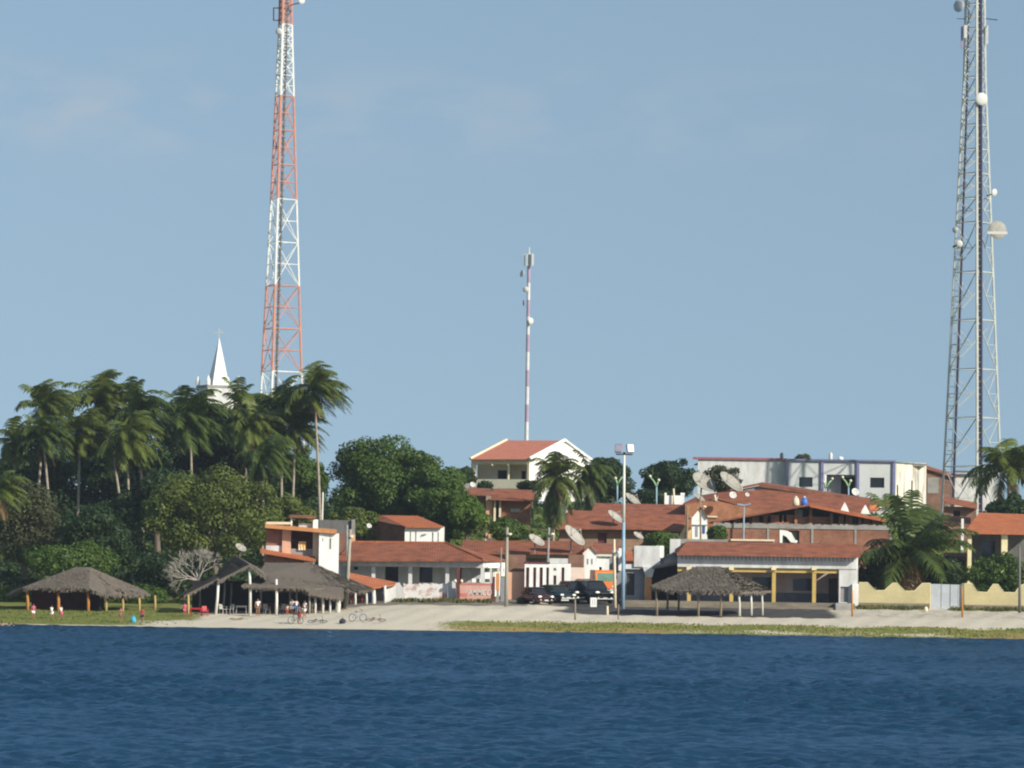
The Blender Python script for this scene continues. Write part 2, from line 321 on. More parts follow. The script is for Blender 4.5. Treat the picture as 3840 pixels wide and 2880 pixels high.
xs = np.concatenate([np.linspace(-1600, -80, 16), np.arange(-70, 70, .5), np.linspace(80, 1600, 16)])
ys = np.concatenate([[380, 388], np.arange(392, 432, .35), np.arange(432, 480, 1.5), np.arange(480, 660, 6), np.geomspace(660, 1500, 10)])
GX, GYY = np.meshgrid(xs, ys)
GZ = np.vectorize(gz)(GX, GYY)
near = np.clip((440 - GYY)/10, 0, 1) * (np.abs(GX) < 72)
GZ += near * np.clip((GYY-397)/4, 0, 1) * (.05*np.sin(GX*1.9+GYY*.7) * np.sin(GYY*1.3-GX*.4) + .03*np.sin(GX*4.1+GYY*3))
mound = .36*np.exp(-((GX-3.0)/2.8)**2 - ((GYY-418)/2.0)**2) + .3*np.exp(-((GX+4)/5)**2 - ((GYY-413)/2.5)**2)
GZ += mound
def ss(a, b, x): t = np.clip((x-a)/(b-a), 0, 1); return t*t*(3-2*t)
d = GYY - np.vectorize(shore)(GX) - 395
grass = ss(-24, -30, GX) * ss(.2, 2, d) * (1 - ss(29, 36, d)) * (1 - .75*ss(-36, -28, GX)*(1-ss(6, 10, d)))      # left lawn
gr_r = (1 - .6*ss(11, 16, GX)*(1-ss(36, 41, GX))*ss(.5, 1.2, d)*(1-ss(2.6, 4.2, d + .5*np.sin(GX*.8)))) * ss(-12, 1, GX) * ss(-.6, 1.0, d) * (1 - ss(6.2, 8.8, d + .8*np.sin(GX*.5)))
grass = np.maximum(grass, gr_r)
grass = np.maximum(grass, ss(38, 45, d) * .9); grass = np.maximum(grass, ss(-22, -27, GX) * ss(22, 26, d))
brown = np.clip(ss(-14, -2, GX) * (1-ss(1.5, 5.5, d)) * (1 - .75*ss(9, 18, GX) + .75*ss(34, 42, GX)) + .55*ss(-33, -45, GX)*(1-ss(1, 4, d)), 0, 1)
dirt = ss(1.0, 6.0, GX) * ss(16.5, 18.5, d) * (1 - ss(26, 38, d)*.0) * (1-ss(22, 26, GX)*.6)
dirt = np.maximum(dirt, .8*ss(24, 30, d)*(GX < 2)*ss(-26, -22, GX))
dirt = np.clip(dirt - 1.2*np.clip(mound*2.2, 0, 1), 0, 1)
road = ss(4.5, 7.5, GX) * ss(14.8, 16.0, d) * (1 - ss(27, 31, GX)); road = np.maximum(road, ss(3, 6, GX)*(1-ss(11, 13, GX))*ss(17, 19, d)*(1-ss(38, 44, d)))
road = np.clip(road - 2*mound, 0, 1)
wet = 1 - ss(-.3, .8, d)
gm = bpy.data.materials.new('beach_ground'); gm.use_nodes = True; t = gm.node_tree; n = t.nodes; l = t.links; b = n['Principled BSDF']; b.inputs['Roughness'].default_value = .95; b.inputs['Specular IOR Level'].default_value = .1
tcn = n.new('ShaderNodeTexCoord')
def gn(scale, detail=5, st=(1, 1, 1)):
    mpn = n.new('ShaderNodeMapping'); mpn.inputs['Scale'].default_value = st; l.new(tcn.outputs['Object'], mpn.inputs['Vector'])
    z = n.new('ShaderNodeTexNoise'); z.inputs['Scale'].default_value = scale; z.inputs['Detail'].default_value = detail; z.inputs['Roughness'].default_value = .65; l.new(mpn.outputs[0], z.inputs['Vector']); return z.outputs['Fac']
def gmix(fac, a, c):
    x = n.new('ShaderNodeMix'); x.data_type = 'RGBA'
    if isinstance(fac, (int, float)): x.inputs['Factor'].default_value = fac
    else: l.new(fac, x.inputs['Factor'])
    for i, s in ((6, a), (7, c)):
        if isinstance(s, tuple): x.inputs[i].default_value = (*s, 1)
        else: l.new(s, x.inputs[i])
    return x.outputs[2]
def gattr(nm, nz, amt=.8, w=.18):
    a = n.new('ShaderNodeAttribute'); a.attribute_name = nm
    x = n.new('ShaderNodeMath'); x.operation = 'MULTIPLY_ADD'; l.new(nz, x.inputs[0]); x.inputs[1].default_value = amt; l.new(a.outputs['Fac'], x.inputs[2])
    r = n.new('ShaderNodeMapRange'); r.interpolation_type = 'SMOOTHSTEP'; r.inputs['From Min'].default_value = .5*amt+.5-w; r.inputs['From Max'].default_value = .5*amt+.5+w; l.new(x.outputs[0], r.inputs['Value']); return r.outputs[0]
big = gn(.25, 5, (1, .5, 1)); med = gn(1.1); fin = gn(5)
sand = gmix(med, (.67, .61, .49), (.53, .48, .38))
gra = gmix(med, (.14, .165, .040), (.22, .225, .065)); bro = gmix(med, (.36, .24, .10), (.31, .25, .09))
c_far = 0
gra = gmix(gattr('brown', big, 1.2, .3), gra, bro)
c = gmix(gattr('dirt', med, .7), sand, gmix(fin, (.17, .15, .125), (.26, .23, .19)))
c = gmix(gattr('road', med, .5), c, gmix(fin, (.062, .060, .062), (.10, .096, .092)))
c = gmix(gattr('grass', med, .9, .22), c, gra)
c = gmix(gattr('wet', med, .5), c, (.16, .12, .06))
mu = n.new('ShaderNodeVectorMath'); mu.operation = 'SCALE'; rf = n.new('ShaderNodeMapRange'); rf.inputs['To Min'].default_value = .8; rf.inputs['To Max'].default_value = 1.2; l.new(fin, rf.inputs['Value'])
l.new(c, mu.inputs[0]); l.new(rf.outputs[0], mu.inputs['Scale']); l.new(mu.outputs[0], b.inputs['Base Color'])
bp = n.new('ShaderNodeBump'); bp.inputs['Strength'].default_value = .5; bp.inputs['Distance'].default_value = .08; l.new(fin, bp.inputs['Height']); l.new(bp.outputs[0], b.inputs['Normal'])
go = grid_mesh('ground', GX, GYY, GZ, gm); tag(go, kind='structure')
for nm, arr in (('grass', grass), ('brown', brown), ('dirt', dirt), ('road', road), ('wet', wet)):
    a = go.data.attributes.new(nm, 'FLOAT', 'POINT'); a.data.foreach_set('value', arr.astype(np.float32).ravel())

def blades(name, pts, h, wd, mat, seed):            # upright grass tufts, one quad each
    r = np.random.default_rng(seed); n_ = len(pts); P = np.array(pts); a = r.uniform(0, math.pi, n_); hh = h*r.uniform(.4, 1.3, n_); w = wd*r.uniform(.5, 1.5, n_)
    D = np.stack([np.cos(a), np.sin(a)*.4, np.zeros(n_)], -1) * w[:, None]; Lx = np.stack([r.normal(0, .35, n_), r.normal(0, .35, n_), np.ones(n_)], -1) * hh[:, None]
    Q = np.stack([P-D, P+D, P+Lx+D*.3, P+Lx-D*.3], 1); return quads(name, Q, mat, None)
r_ = random.Random(11); pts = []; 
while len(pts) < 9000:
    x = r_.uniform(-6, 54); y = 395 + shore(x) + r_.uniform(.6, 8.0) ** 1.0
    if r_.random() < sst(-8, 8, x) * (.55 + .45*math.sin(x*.6+y*.5)): pts.append((x, y, gz(x, y) - .02))
LF_GRASS = mat_leaf('grass_blades', (.27, .26, .085), (.16, .185, .05), .2, .7)
tag(blades('shore_grass', pts, .13, .10, LF_GRASS, 3), kind='stuff', label='green and straw coloured grass strip along the right half of the shore', cat='grass')
pts = []
while len(pts) < 4000:
    x = r_.uniform(-56, -26); y = 395 + shore(x) + r_.uniform(2, 25)
    if r_.random() < sst(-26, -38, x): pts.append((x, y, gz(x, y) - .02))
LF_LAWN = mat_leaf('lawn_blades', (.17, .20, .05), (.10, .14, .03), .2, .7)
tag(blades('lawn_grass', pts, .11, .09, LF_LAWN, 4), kind='stuff', label='short lawn around the thatched hut at the left shore', cat='grass')
def weeds(u0, u1, v, Y, nn, h, seed, label):
    r = random.Random(seed); pts = []
    for i in range(nn):
        p = W(r.uniform(u0, u1), v, Y - r.uniform(0, 1.6)); pts.append((p.x, p.y, gz(p.x, p.y)-.03))
    tag(blades('weeds', pts, h, .12, LF_WEED, seed), kind='stuff', label=label, cat='weeds')
LF_WEED = mat_leaf('weed_blades', (.15, .15, .04), (.07, .085, .025), .2, .7)
weeds(1470, 1840, 2270, 429, 600, .34, 21, 'weeds along the foot of the flaking white wall and red sign')
weeds(3215, 3480, 2285, 427, 700, .35, 22, 'dry weeds along the foot of the yellow wavy wall')
weeds(3560, 3840, 2285, 427, 500, .35, 23, 'weeds under the yellow wall right of the gate')

def undergrowth(name, label, xr, yr, nn, h, size, lf, seed, keep=None):
    r = np.random.default_rng(seed); n_ = nn; x = r.uniform(*xr, n_); y = r.uniform(*yr, n_)
    k = (np.sin(x*.55 + y*.23) + np.sin(y*.47 - x*.31) + np.sin(x*.17 - y*.11))/3; m = np.ones(n_, bool) if keep is None else keep(x, y)
    x, y, k = x[m], y[m], k[m]; n_ = len(x); z = np.array([gz(a, b_) for a, b_ in zip(x, y)]); top = h*(.65 + .45*k); z = z + top*np.sqrt(r.random(n_))
    P = np.stack([x, y, z], -1); nr = r.normal(size=(n_, 3)) + np.array([.2, -.5, .8]); nr /= np.linalg.norm(nr, axis=1)[:, None]
    a = np.cross(nr, r.normal(size=(n_, 3))); a /= np.linalg.norm(a, axis=1)[:, None]; b_ = np.cross(nr, a); s_ = size*r.uniform(.5, 1.4, n_)[:, None]
    tag(quads(name, np.stack([P-a*s_, P-b_*s_*.6, P+a*s_, P+b_*s_*.6], 1), lf, None), kind='stuff', label=label, cat='undergrowth')
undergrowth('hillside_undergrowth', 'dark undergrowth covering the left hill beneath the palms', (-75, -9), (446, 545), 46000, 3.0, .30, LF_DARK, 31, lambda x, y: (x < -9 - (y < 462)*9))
undergrowth('slope_undergrowth', 'green scrub between the houses on the middle and right slope', (-12, 75), (462, 575), 26000, 1.6, .26, LF_GREEN, 32)
# ------------------------------------------------------------------ vegetation builders
def leaf_quads(blobs, nleaf, size, seed, flat=.45):
    r = np.random.default_rng(seed); B = np.array([(*c, *rr) for c, rr in blobs], float)
    w = B[:, 3]*B[:, 5] + B[:, 3]*B[:, 4]; idx = r.choice(len(B), nleaf, p=w/w.sum())
    d = r.normal(size=(nleaf, 3)); d /= np.linalg.norm(d, axis=1)[:, None]
    rad = np.where(r.random(nleaf) < .8, r.uniform(.78, 1.08, nleaf), r.uniform(.3, .8, nleaf))
    P = B[idx, :3] + d * B[idx, 3:] * rad[:, None]
    nrm = d + r.normal(size=(nleaf, 3))*flat; nrm /= np.linalg.norm(nrm, axis=1)[:, None]
    a = np.cross(nrm, r.normal(size=(nleaf, 3))); a /= np.linalg.norm(a, axis=1)[:, None]; bq = np.cross(nrm, a)
    s = size * r.uniform(.5, 1.35, nleaf)[:, None]
    return np.stack([P - a*s, P - bq*s*.6, P + a*s, P + bq*s*.6], 1)
def tree(name, label, u0, u1, v0, v1, Y, lf, group, seed, nleaf=5000, size=.24, nc=26, depth=None, cr=(.22, .36), flat_top=0, trunk=True, ub=None):
    r = random.Random(seed)
    c = W((u0+u1)/2, (v0+v1)/2, Y); rx = m_((u1-u0)/2, Y); rz = m_((v1-v0)/2, Y); ry = depth or max(min(rx, 4.5), 1)
    bu = ub if ub is not None else (u0+u1)/2
    p0 = W(bu, v1, Y); gp = Vector((p0.x, Y, gz(p0.x, Y)))
    root = thing(name, label, 'tree' if trunk != 'bush' else 'bush', gp, group)
    blobs = []; smin = min(rx, rz)
    for i in range(nc):
        while True:
            q = Vector((r.uniform(-1, 1), r.uniform(-1, 1), r.uniform(-1, 1)))
            if .30 < q.length < 1: break
        cs = r.uniform(*cr) * smin * (1.15 if i % 3 else .8)
        k = 1 - cs/max(rx, 1e-3)*.9; kz = 1 - cs/max(rz, 1e-3)*.9
        pc = c + Vector((q.x*rx*max(k, .2), q.y*ry*.8, q.z*rz*max(kz, .2)))
        blobs.append((tuple(pc), (cs*1.15, cs*1.1, cs*.85)))
    blobs.append((tuple(c), (rx*.6, ry*.6, rz*.6)))
    quads('crown', leaf_quads(blobs, int(nleaf*1.7), size*.76, seed), lf, root)
    tk = MB(); h = max(c.z - gp.z, .6); fork = gp + Vector((0, 0, -.4)).lerp(Vector(((c.x-gp.x)*.5, 0, h*.55)), .95)
    rt = max(.10, min(.32, rx*.07)); tk.tube([gp + Vector((0, 0, -.5)), gp.lerp(fork, .5) + Vector((.1, 0, 0)), fork], [rt*1.3, rt, rt*.85], 8)
    for bl in blobs[:7]:
        e = Vector(bl[0]); tk.tube([fork, fork.lerp(e, .5) + Vector((0, 0, .15*rz)), e], [rt*.6, rt*.4, rt*.12], 6)
    tk.build('trunk', BARK, root); return root
def palm(label, uh, vh, Y, ub, group, L=3.6, nf=24, wind=.45, seed=1, lf=None, vb=None, dry=3, name='coconut_palm', lean=0, tk=.17, drop=.55, skirt=0, e0=-30):
    r = random.Random(seed); lf = lf or LF_PALM
    hub = W(uh, vh, Y); pb = W(ub, vb or vh+300, Y); gp = Vector((pb.x, Y, gz(pb.x, Y)))
    root = thing(name, label, 'palm tree', gp, group)
    mid = gp.lerp(hub, .5) + Vector(((gp.x-hub.x)*.18 + lean, 0, 0))
    pts = []
    for i in range(9):
        t = i/8; pts.append((gp + Vector((0, 0, -.4)))*(1-t)**2 + mid*2*t*(1-t) + hub*t*t)
    MB().tube(pts, [tk*1.35] + [tk*(1-.35*i/8) for i in range(1, 9)], 8).build('trunk', PALMT, root, True)
    def frond_set(n, e0, e1, Lk, wk, dk):
        Q = []
        for i in range(n):
            az = 2*math.pi*(i*.382 + r.uniform(-.05, .05)); el = math.radians(r.uniform(e0, e1)); ll = L*Lk*r.uniform(.8, 1.12)
            dr = (Vector((math.cos(az)*math.cos(el), math.sin(az)*math.cos(el), math.sin(el))) + Vector((wk*.50, 0, wk*.36))).normalized(); p = hub + dr*.12; N = 15; pr = [p.copy()]; ds = [dr.copy()]
            for s in range(N):
                tq = s/N; dr = (dr + Vector((wk*.15*(.4+tq), 0, -dk*.23*(.30 + tq*1.3)))).normalized(); p = p + dr*(ll/N); pr.append(p.copy()); ds.append(dr.copy())
            for s in range(N+1):
                d = ds[s]; side = d.cross(Vector((0, 0, 1)));
                if side.length < .05: side = Vector((1, 0, 0))
                side.normalize(); up = side.cross(d)
                wr = .035*(1 - s/N) + .012
                if s < N: Q.append([pr[s]-side*wr, pr[s]+side*wr, pr[s+1]+side*wr*.8, pr[s+1]-side*wr*.8])
                tq = s/N; le = ll*.36*min(1, (tq+.06)*3.2)*(1 - .62*tq**2.2)
                for sg in (-1, 1):
                    for sub in ((0,) if s == N else (0, .5)):
                        b0 = pr[s] if sub == 0 else (pr[s]+pr[s+1])*.5
                        ld = (side*sg*.85 + d*.55 + Vector((wk*.40, 0, -.40 - .35*dk)) + up*.25 + Vector((r.gauss(0, .09), r.gauss(0, .09), r.gauss(0, .09)))).normalized()
                        e1_ = b0 + ld*le*.55; e2 = e1_ + (ld + Vector((wk*.3, 0, -.55))).normalized()*le*.45
                        w1 = d*.056*max(.6, L/3.6)
                        Q.append([b0-w1, b0+w1, e1_+w1, e1_-w1]); Q.append([e1_-w1, e1_+w1, e2+w1*.25, e2-w1*.25])
        return np.array([[tuple(v) for v in q] for q in Q])
    quads('crown', frond_set(nf, e0, 76, 1, wind, drop), lf, root)
    if dry: quads('dry_fronds', frond_set(dry, -70, -35, .8, wind*.4, .9), LF_DRY, root)
    if skirt: quads('frond_skirt', frond_set(skirt, -86, -52, 1.25, wind*.3, .5), LF_PALMD, root)
    k = MB()
    for i in range(5): a = i*1.3; k.ell(hub + Vector((.22*math.cos(a), .22*math.sin(a), -.18)), (.12, .12, .15), 8, 6)
    k.build('coconuts', POSTY, root, True)
    return root
# ------------------------------------------------------------------ trees and palms
GP = 'wind-swept coconut palms on the left hill'
PALMS = [
 # label, hub u,v, Y, base u, L, nf, wind, seed
 ('coconut palm with tall crown above all others at the far left end of the grove', 168, 1520, 492, 136, 3.4, 24, .62, 1),
 ('short coconut palm at the left edge of the grove, its crown lowest on that side', 60, 1640, 486, 42, 2.9, 22, .55, 2),
 ('coconut palm with crown tucked under the tall far left palm', 160, 1625, 482, 200, 3.1, 22, .5, 3),
 ('coconut palm with low crown in the gap between the two tall left clumps', 300, 1610, 484, 292, 3.2, 24, .45, 4),
 ('coconut palm with ragged top fronds sticking up, left of the church spire', 385, 1500, 500, 470, 3.9, 30, .5, 5),
 ('coconut palm with rounded dark crown next to the ragged-topped palm', 520, 1530, 494, 540, 3.5, 26, .55, 6),
 ('coconut palm with drooping yellowish fronds and bunched pale trunks below', 475, 1640, 480, 490, 3.5, 26, .45, 7),
 ('coconut palm with broad golden-tipped fronds just left of the church spire', 712, 1560, 486, 727, 3.9, 28, .5, 9),
 ('coconut palm with dark crown between the spire and the red tower', 912, 1520, 500, 930, 3.4, 24, .6, 10),
 ('coconut palm with bent trunk in front of the red and white tower', 955, 1590, 486, 970, 3.4, 26, .5, 11),
 ('coconut palm with feathery crown at the foot of the red and white tower', 1052, 1520, 492, 1060, 3.7, 28, .55, 12),
 ('coconut palm with pale trunk and hanging fronds right of the red tower foot', 1108, 1592, 488, 1095, 3.2, 22, .5, 13),
 ('tallest coconut palm standing alone at the right end of the grove', 1178, 1450, 484, 1210, 3.4, 24, .62, 14),
 ('young coconut palm with low yellow-green fronds under the grove', 990, 1695, 476, 985, 3.0, 20, .5, 15),
]
for lb, u, v, Y, ub, L, nf, wd, s in PALMS:
    palm(lb, u, v + 14, Y, ub, GP, L*1.16, nf + 20, wd*(.8 + .09*(s % 5)), s*7, LF_PALM if s % 3 else LF_PALMD, dry=2 + s % 3, e0=-48 + 5*(s % 3), drop=.5 + .05*(s % 4))
palm('large palm with drooping yellow-green fronds cut off by the left edge above the hut', -8, 1850, 436, -30, None, 3.2, 22, .5, 81)
palm('coconut palm with long hanging skirt of fronds in front of the hilltop house', 2085, 1790, 470, 2072, None, 3.5, 30, .12, 91, LF_PALM, vb=2000, dry=4, drop=.7, skirt=22)
palm('dark palm between the hilltop house and the floodlight pole', 2205, 1775, 500, 2200, None, 3.3, 24, .15, 92, LF_PALMD, vb=1990, drop=.7, skirt=14)
palm('big low palm with curved fronds behind the yellow wavy wall', 3415, 2085, 436, 3420, None, 6.3, 26, .16, 93, LF_PALMD, vb=2210, dry=5, tk=.22, drop=.36, e0=-5)
palm('coconut palm against the sky at the right edge beside the grey tower', 3778, 1755, 470, 3790, None, 4.7, 36, .26, 94, LF_PALM, vb=2000, dry=4)

def T(lab, *a, **k): return tree('leafy_tree', lab, *a, **k)
GH = 'leafy trees on the left hill'
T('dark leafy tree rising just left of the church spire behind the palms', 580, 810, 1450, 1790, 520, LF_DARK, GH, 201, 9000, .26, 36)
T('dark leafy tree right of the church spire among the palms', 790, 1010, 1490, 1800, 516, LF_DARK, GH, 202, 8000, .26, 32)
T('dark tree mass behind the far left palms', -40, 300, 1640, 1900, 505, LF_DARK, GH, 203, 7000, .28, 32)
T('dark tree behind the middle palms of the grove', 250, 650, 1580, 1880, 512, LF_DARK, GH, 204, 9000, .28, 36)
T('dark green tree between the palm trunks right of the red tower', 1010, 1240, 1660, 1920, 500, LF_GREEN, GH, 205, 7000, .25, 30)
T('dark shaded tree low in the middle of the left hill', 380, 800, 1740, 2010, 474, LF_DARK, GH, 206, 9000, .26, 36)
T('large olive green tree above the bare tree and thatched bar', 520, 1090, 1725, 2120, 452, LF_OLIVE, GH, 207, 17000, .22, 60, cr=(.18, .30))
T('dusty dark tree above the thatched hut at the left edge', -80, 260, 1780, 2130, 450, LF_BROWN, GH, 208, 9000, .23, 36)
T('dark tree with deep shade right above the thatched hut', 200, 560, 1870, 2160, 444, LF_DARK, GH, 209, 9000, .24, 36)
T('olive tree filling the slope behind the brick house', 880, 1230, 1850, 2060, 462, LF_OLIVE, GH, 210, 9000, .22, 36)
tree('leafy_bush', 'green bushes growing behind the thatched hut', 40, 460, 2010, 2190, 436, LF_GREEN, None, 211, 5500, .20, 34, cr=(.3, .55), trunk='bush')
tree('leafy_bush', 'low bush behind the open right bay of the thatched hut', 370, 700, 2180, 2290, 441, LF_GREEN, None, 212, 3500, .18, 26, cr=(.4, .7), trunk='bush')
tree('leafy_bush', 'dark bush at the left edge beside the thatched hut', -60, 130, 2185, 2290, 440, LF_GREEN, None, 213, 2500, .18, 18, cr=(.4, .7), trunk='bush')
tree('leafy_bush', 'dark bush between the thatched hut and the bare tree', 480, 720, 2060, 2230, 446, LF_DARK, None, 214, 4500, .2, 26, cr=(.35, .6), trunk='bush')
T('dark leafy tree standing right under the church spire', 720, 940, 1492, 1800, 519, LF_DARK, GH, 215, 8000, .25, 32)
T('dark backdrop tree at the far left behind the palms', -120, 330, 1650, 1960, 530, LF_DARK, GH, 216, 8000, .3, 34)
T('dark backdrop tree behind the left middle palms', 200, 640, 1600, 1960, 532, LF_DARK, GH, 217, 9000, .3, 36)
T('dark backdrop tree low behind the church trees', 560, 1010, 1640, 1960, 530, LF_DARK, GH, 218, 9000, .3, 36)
T('dark backdrop tree behind the right end of the grove', 900, 1250, 1690, 1980, 528, LF_DARK, GH, 219, 8000, .3, 32)
GM = 'leafy trees on the slope in the middle'
T('big round green tree on the hill left of the hilltop house', 1215, 1660, 1605, 2010, 490, LF_GREEN, GM, 221, 19000, .24, 64, cr=(.18, .30))
T('green tree filling the right shoulder of the big round tree', 1480, 1760, 1690, 2020, 487, LF_GREEN, GM, 230, 11000, .24, 40, cr=(.2, .32))
T('green tree stepping down the slope below the big round tree', 1560, 1800, 1790, 2040, 474, LF_GREEN, GM, 222, 9000, .22, 36)
T('bright green tree beside the brick house under the hilltop house', 1660, 1850, 1850, 2050, 470, LF_BRIGHT, GM, 223, 6000, .2, 28)
T('olive tree behind the long red roof and grey wall', 1215, 1440, 1895, 2045, 466, LF_OLIVE, GM, 224, 5500, .2, 28)
T('leafy tree low behind the small white-fronted tower house', 1440, 1640, 1920, 2060, 480, LF_GREEN, GM, 225, 5500, .22, 26)
tree('leafy_bush', 'rounded green bush in front of the brick wall on the slope', 1820, 1985, 1925, 2040, 463, LF_GREEN, None, 226, 3500, .18, 22, cr=(.35, .6), trunk='bush')
T('small dark tree at the left corner of the hilltop house', 1700, 1790, 1745, 1840, 545, LF_DARK, GM, 227, 2000, .22, 14, cr=(.3, .5))
tree('leafy_bush', 'dark hedge under the balcony of the hilltop house', 1930, 2060, 1798, 1850, 528, LF_DARK, None, 228, 2000, .18, 16, cr=(.5, .8), trunk='bush')
tree('leafy_bush', 'small bush left of the balcony of the hilltop house', 1780, 1850, 1800, 1850, 530, LF_DARK, None, 229, 900, .18, 10, cr=(.5, .8), trunk='bush')
T('dark tree behind the floodlight pole right of the hilltop house', 2180, 2390, 1705, 1910, 520, LF_DARK, GM, 231, 8000, .23, 32)
T('dark broad tree left of the white building', 2385, 2620, 1692, 1890, 525, LF_DARK, GM, 232, 9000, .22, 36)
T('dusty sparse tree in front of the left wall of the white building', 2615, 2810, 1735, 1880, 515, LF_BROWN, GM, 233, 3500, .19, 26, cr=(.2, .35))
tree('leafy_bush', 'dark hedge filling the gap under the trees left of the dishes', 2330, 2560, 1830, 1910, 512, LF_DARK, None, 234, 3000, .2, 22, cr=(.5, .9), trunk='bush')
tree('leafy_bush', 'leafy bush behind the white parapet of the pillared building', 2400, 2560, 1985, 2090, 447, LF_GREEN, None, 235, 3200, .17, 22, cr=(.35, .6), trunk='bush')
tree('leafy_bush', 'leafy bush beside the tall white gable house', 2655, 2730, 1965, 2040, 458, LF_GREEN, None, 236, 1800, .16, 12, cr=(.4, .7), trunk='bush')
tree('leafy_bush', 'tree top peeping over the roof of the white building', 2965, 3040, 1700, 1740, 600, LF_BROWN, None, 237, 900, .2, 8, cr=(.5, .9), trunk='bush')
GR = 'dark trees around the right houses'
T('dark tree under the edge palm at the right', 3640, 3900, 1840, 2010, 462, LF_DARK, GR, 241, 7000, .22, 30)
T('dark shady tree behind the yellow wall under the big low palm', 3210, 3480, 2050, 2270, 440, LF_DARK, GR, 242, 7000, .22, 30)
T('dark tree right of the big low palm beside the house with yellow pillars', 3440, 3640, 2060, 2260, 441, LF_DARK, GR, 243, 6000, .22, 28)
T('leafy tree in front of the house with yellow pillars', 3620, 3900, 2060, 2270, 433, LF_GREEN, GR, 244, 7000, .2, 32)
T('leafy tree behind the big low palm at the end of the brown roofs', 3330, 3520, 1880, 2060, 452, LF_DARK, GR, 245, 5000, .21, 24)

# bare tree by the thatched bar: repeated forking, no leaves
def bare_tree():
    g = G(742, 2240); Y = 424; g = Vector((W(742, 2240, Y).x, Y, 0)); g.z = gz(g.x, Y)
    root = thing('bare_tree', 'leafless grey tree beside the thatched bar', 'tree', g); mb = MB(); r = random.Random(4)
    def grow(p, d, L, rad, lev):
        mid = p + d*L*.5 + Vector((r.gauss(0, .05), r.gauss(0, .05), .05))*L; e = p + d*L
        mb.tube([p, mid, e], [rad, rad*.85, rad*.62], 5, False)
        if lev == 0: return
        for i in range(3 if lev > 1 else 4):
            nd = (d + Vector((r.gauss(0, .52), r.gauss(0, .45), r.gauss(.10, .35)))).normalized(); grow(e.lerp(mid, r.uniform(0, .5)), nd, L*r.uniform(.62, .85), max(rad*.58, .014), lev-1)
    base = W(742, 2180, Y); mb.tube([g - Vector((0, 0, .3)), g.lerp(base, .6), base], [.2, .17, .14], 8)
    for dx, dz in ((-.9, .45), (-.6, .8), (-.25, 1), (.1, 1), (.4, .9), (-.8, .2)):
        grow(base, Vector((dx, r.uniform(-.4, .4), dz)).normalized(), 1.15, .085, 4)
    mb.build('branches', DEADW, root)
bare_tree()
# ------------------------------------------------------------------ building helpers
def wallh(A, B, z0, z1, t, holes):                # upright wall from A to B (xy) with real openings; holes: (s0,s1,h0,h1) metres along / heights
    A = Vector((A[0], A[1], 0)); B = Vector((B[0], B[1], 0)); L = (B-A).length; d = (B-A)/L; nrm = Vector((-d.y, d.x, 0))
    if nrm.y < 0: nrm = -nrm
    def P(s, z, k): p = A + d*s + nrm*(t*k); return (p.x, p.y, z)
    S = sorted({0, L, *[max(0, min(L, h[i])) for h in holes for i in (0, 1)]}); Zs = sorted({z0, z1, *[max(z0, min(z1, h[i])) for h in holes for i in (2, 3)]})
    mb = MB(); inh = lambda s, z: any(h[0] < s < h[1] and h[2] < z < h[3] for h in holes)
    cell = {}
    for i in range(len(S)-1):
        for j in range(len(Zs)-1): cell[i, j] = not inh((S[i]+S[i+1])/2, (Zs[j]+Zs[j+1])/2)
    q = lambda *p: mb.add(p, [(0, 1, 2, 3)])
    for (i, j), full in cell.items():
        if not full: continue
        a, b, c, e = S[i], S[i+1], Zs[j], Zs[j+1]
        q(P(a,c,0), P(b,c,0), P(b,e,0), P(a,e,0)); q(P(b,c,1), P(a,c,1), P(a,e,1), P(b,e,1))
        if not cell.get((i-1, j), False): q(P(a,c,1), P(a,c,0), P(a,e,0), P(a,e,1))
        if not cell.get((i+1, j), False): q(P(b,c,0), P(b,c,1), P(b,e,1), P(b,e,0))
        if not cell.get((i, j-1), False): q(P(a,c,1), P(b,c,1), P(b,c,0), P(a,c,0))
        if not cell.get((i, j+1), False): q(P(a,e,0), P(b,e,0), P(b,e,1), P(a,e,1))
    return mb, P
def facade(root, name, ua, Ya, ub, Yb, vt, vb, mt, holes=(), t=.25, down=0):   # holes in pixels: (u0,u1,v0,v1,part name,material)
    vm = (vt+vb)/2; a = W(ua, vm, Ya); b = W(ub, vm, Yb); Ym = (Ya+Yb)/2; um = (ua+ub)/2
    z1 = W(um, vt, Ym).z; z0 = W(um, vb, Ym).z - down; L = math.hypot(b.x-a.x, b.y-a.y); hs = []
    k = math.tan(ROLL)
    for h in holes:
        s = [(h[i]-ua)/(ub-ua)*L for i in (0, 1)]; uc = (h[0]+h[1])/2; Yc = Ya + (Yb-Ya)*(uc-ua)/(ub-ua)
        hs.append((max(s[0], .0), min(s[1], L), W(uc, h[3], Yc).z, W(uc, h[2], Yc).z))
    mb, P = wallh((a.x, a.y), (b.x, b.y), z0, z1, t, hs); w = mb.build(name, mt, root)
    for h, q in zip(holes, hs):
        if len(h) > 4 and h[4]:
            z0_, z1_ = max(q[2], z0), min(q[3], z1)
            MB().add([P(q[0], z0_, .7), P(q[1], z0_, .7), P(q[1], z1_, .7), P(q[0], z1_, .7), P(q[0], z0_, .95), P(q[1], z0_, .95), P(q[1], z1_, .95), P(q[0], z1_, .95)],
                     [(0,1,2,3),(7,6,5,4),(0,4,5,1),(3,2,6,7)]).build(h[4], h[5], root)
    return w
def slabpx(root, name, pts, mt, t=.15): return MB().slab([W(*p) for p in pts], t).build(name, mt, root)
def pbox(root, name, u0, u1, v0, v1, Y, dep, mt, ext=0):
    mb = MB(); bx(mb, u0, u1, v0, v1, Y, dep)
    if ext: mb.v = [(x, y, z - ext if i % 8 < 4 else z) for i, (x, y, z) in enumerate(mb.v)]
    return mb.build(name, mt, root)
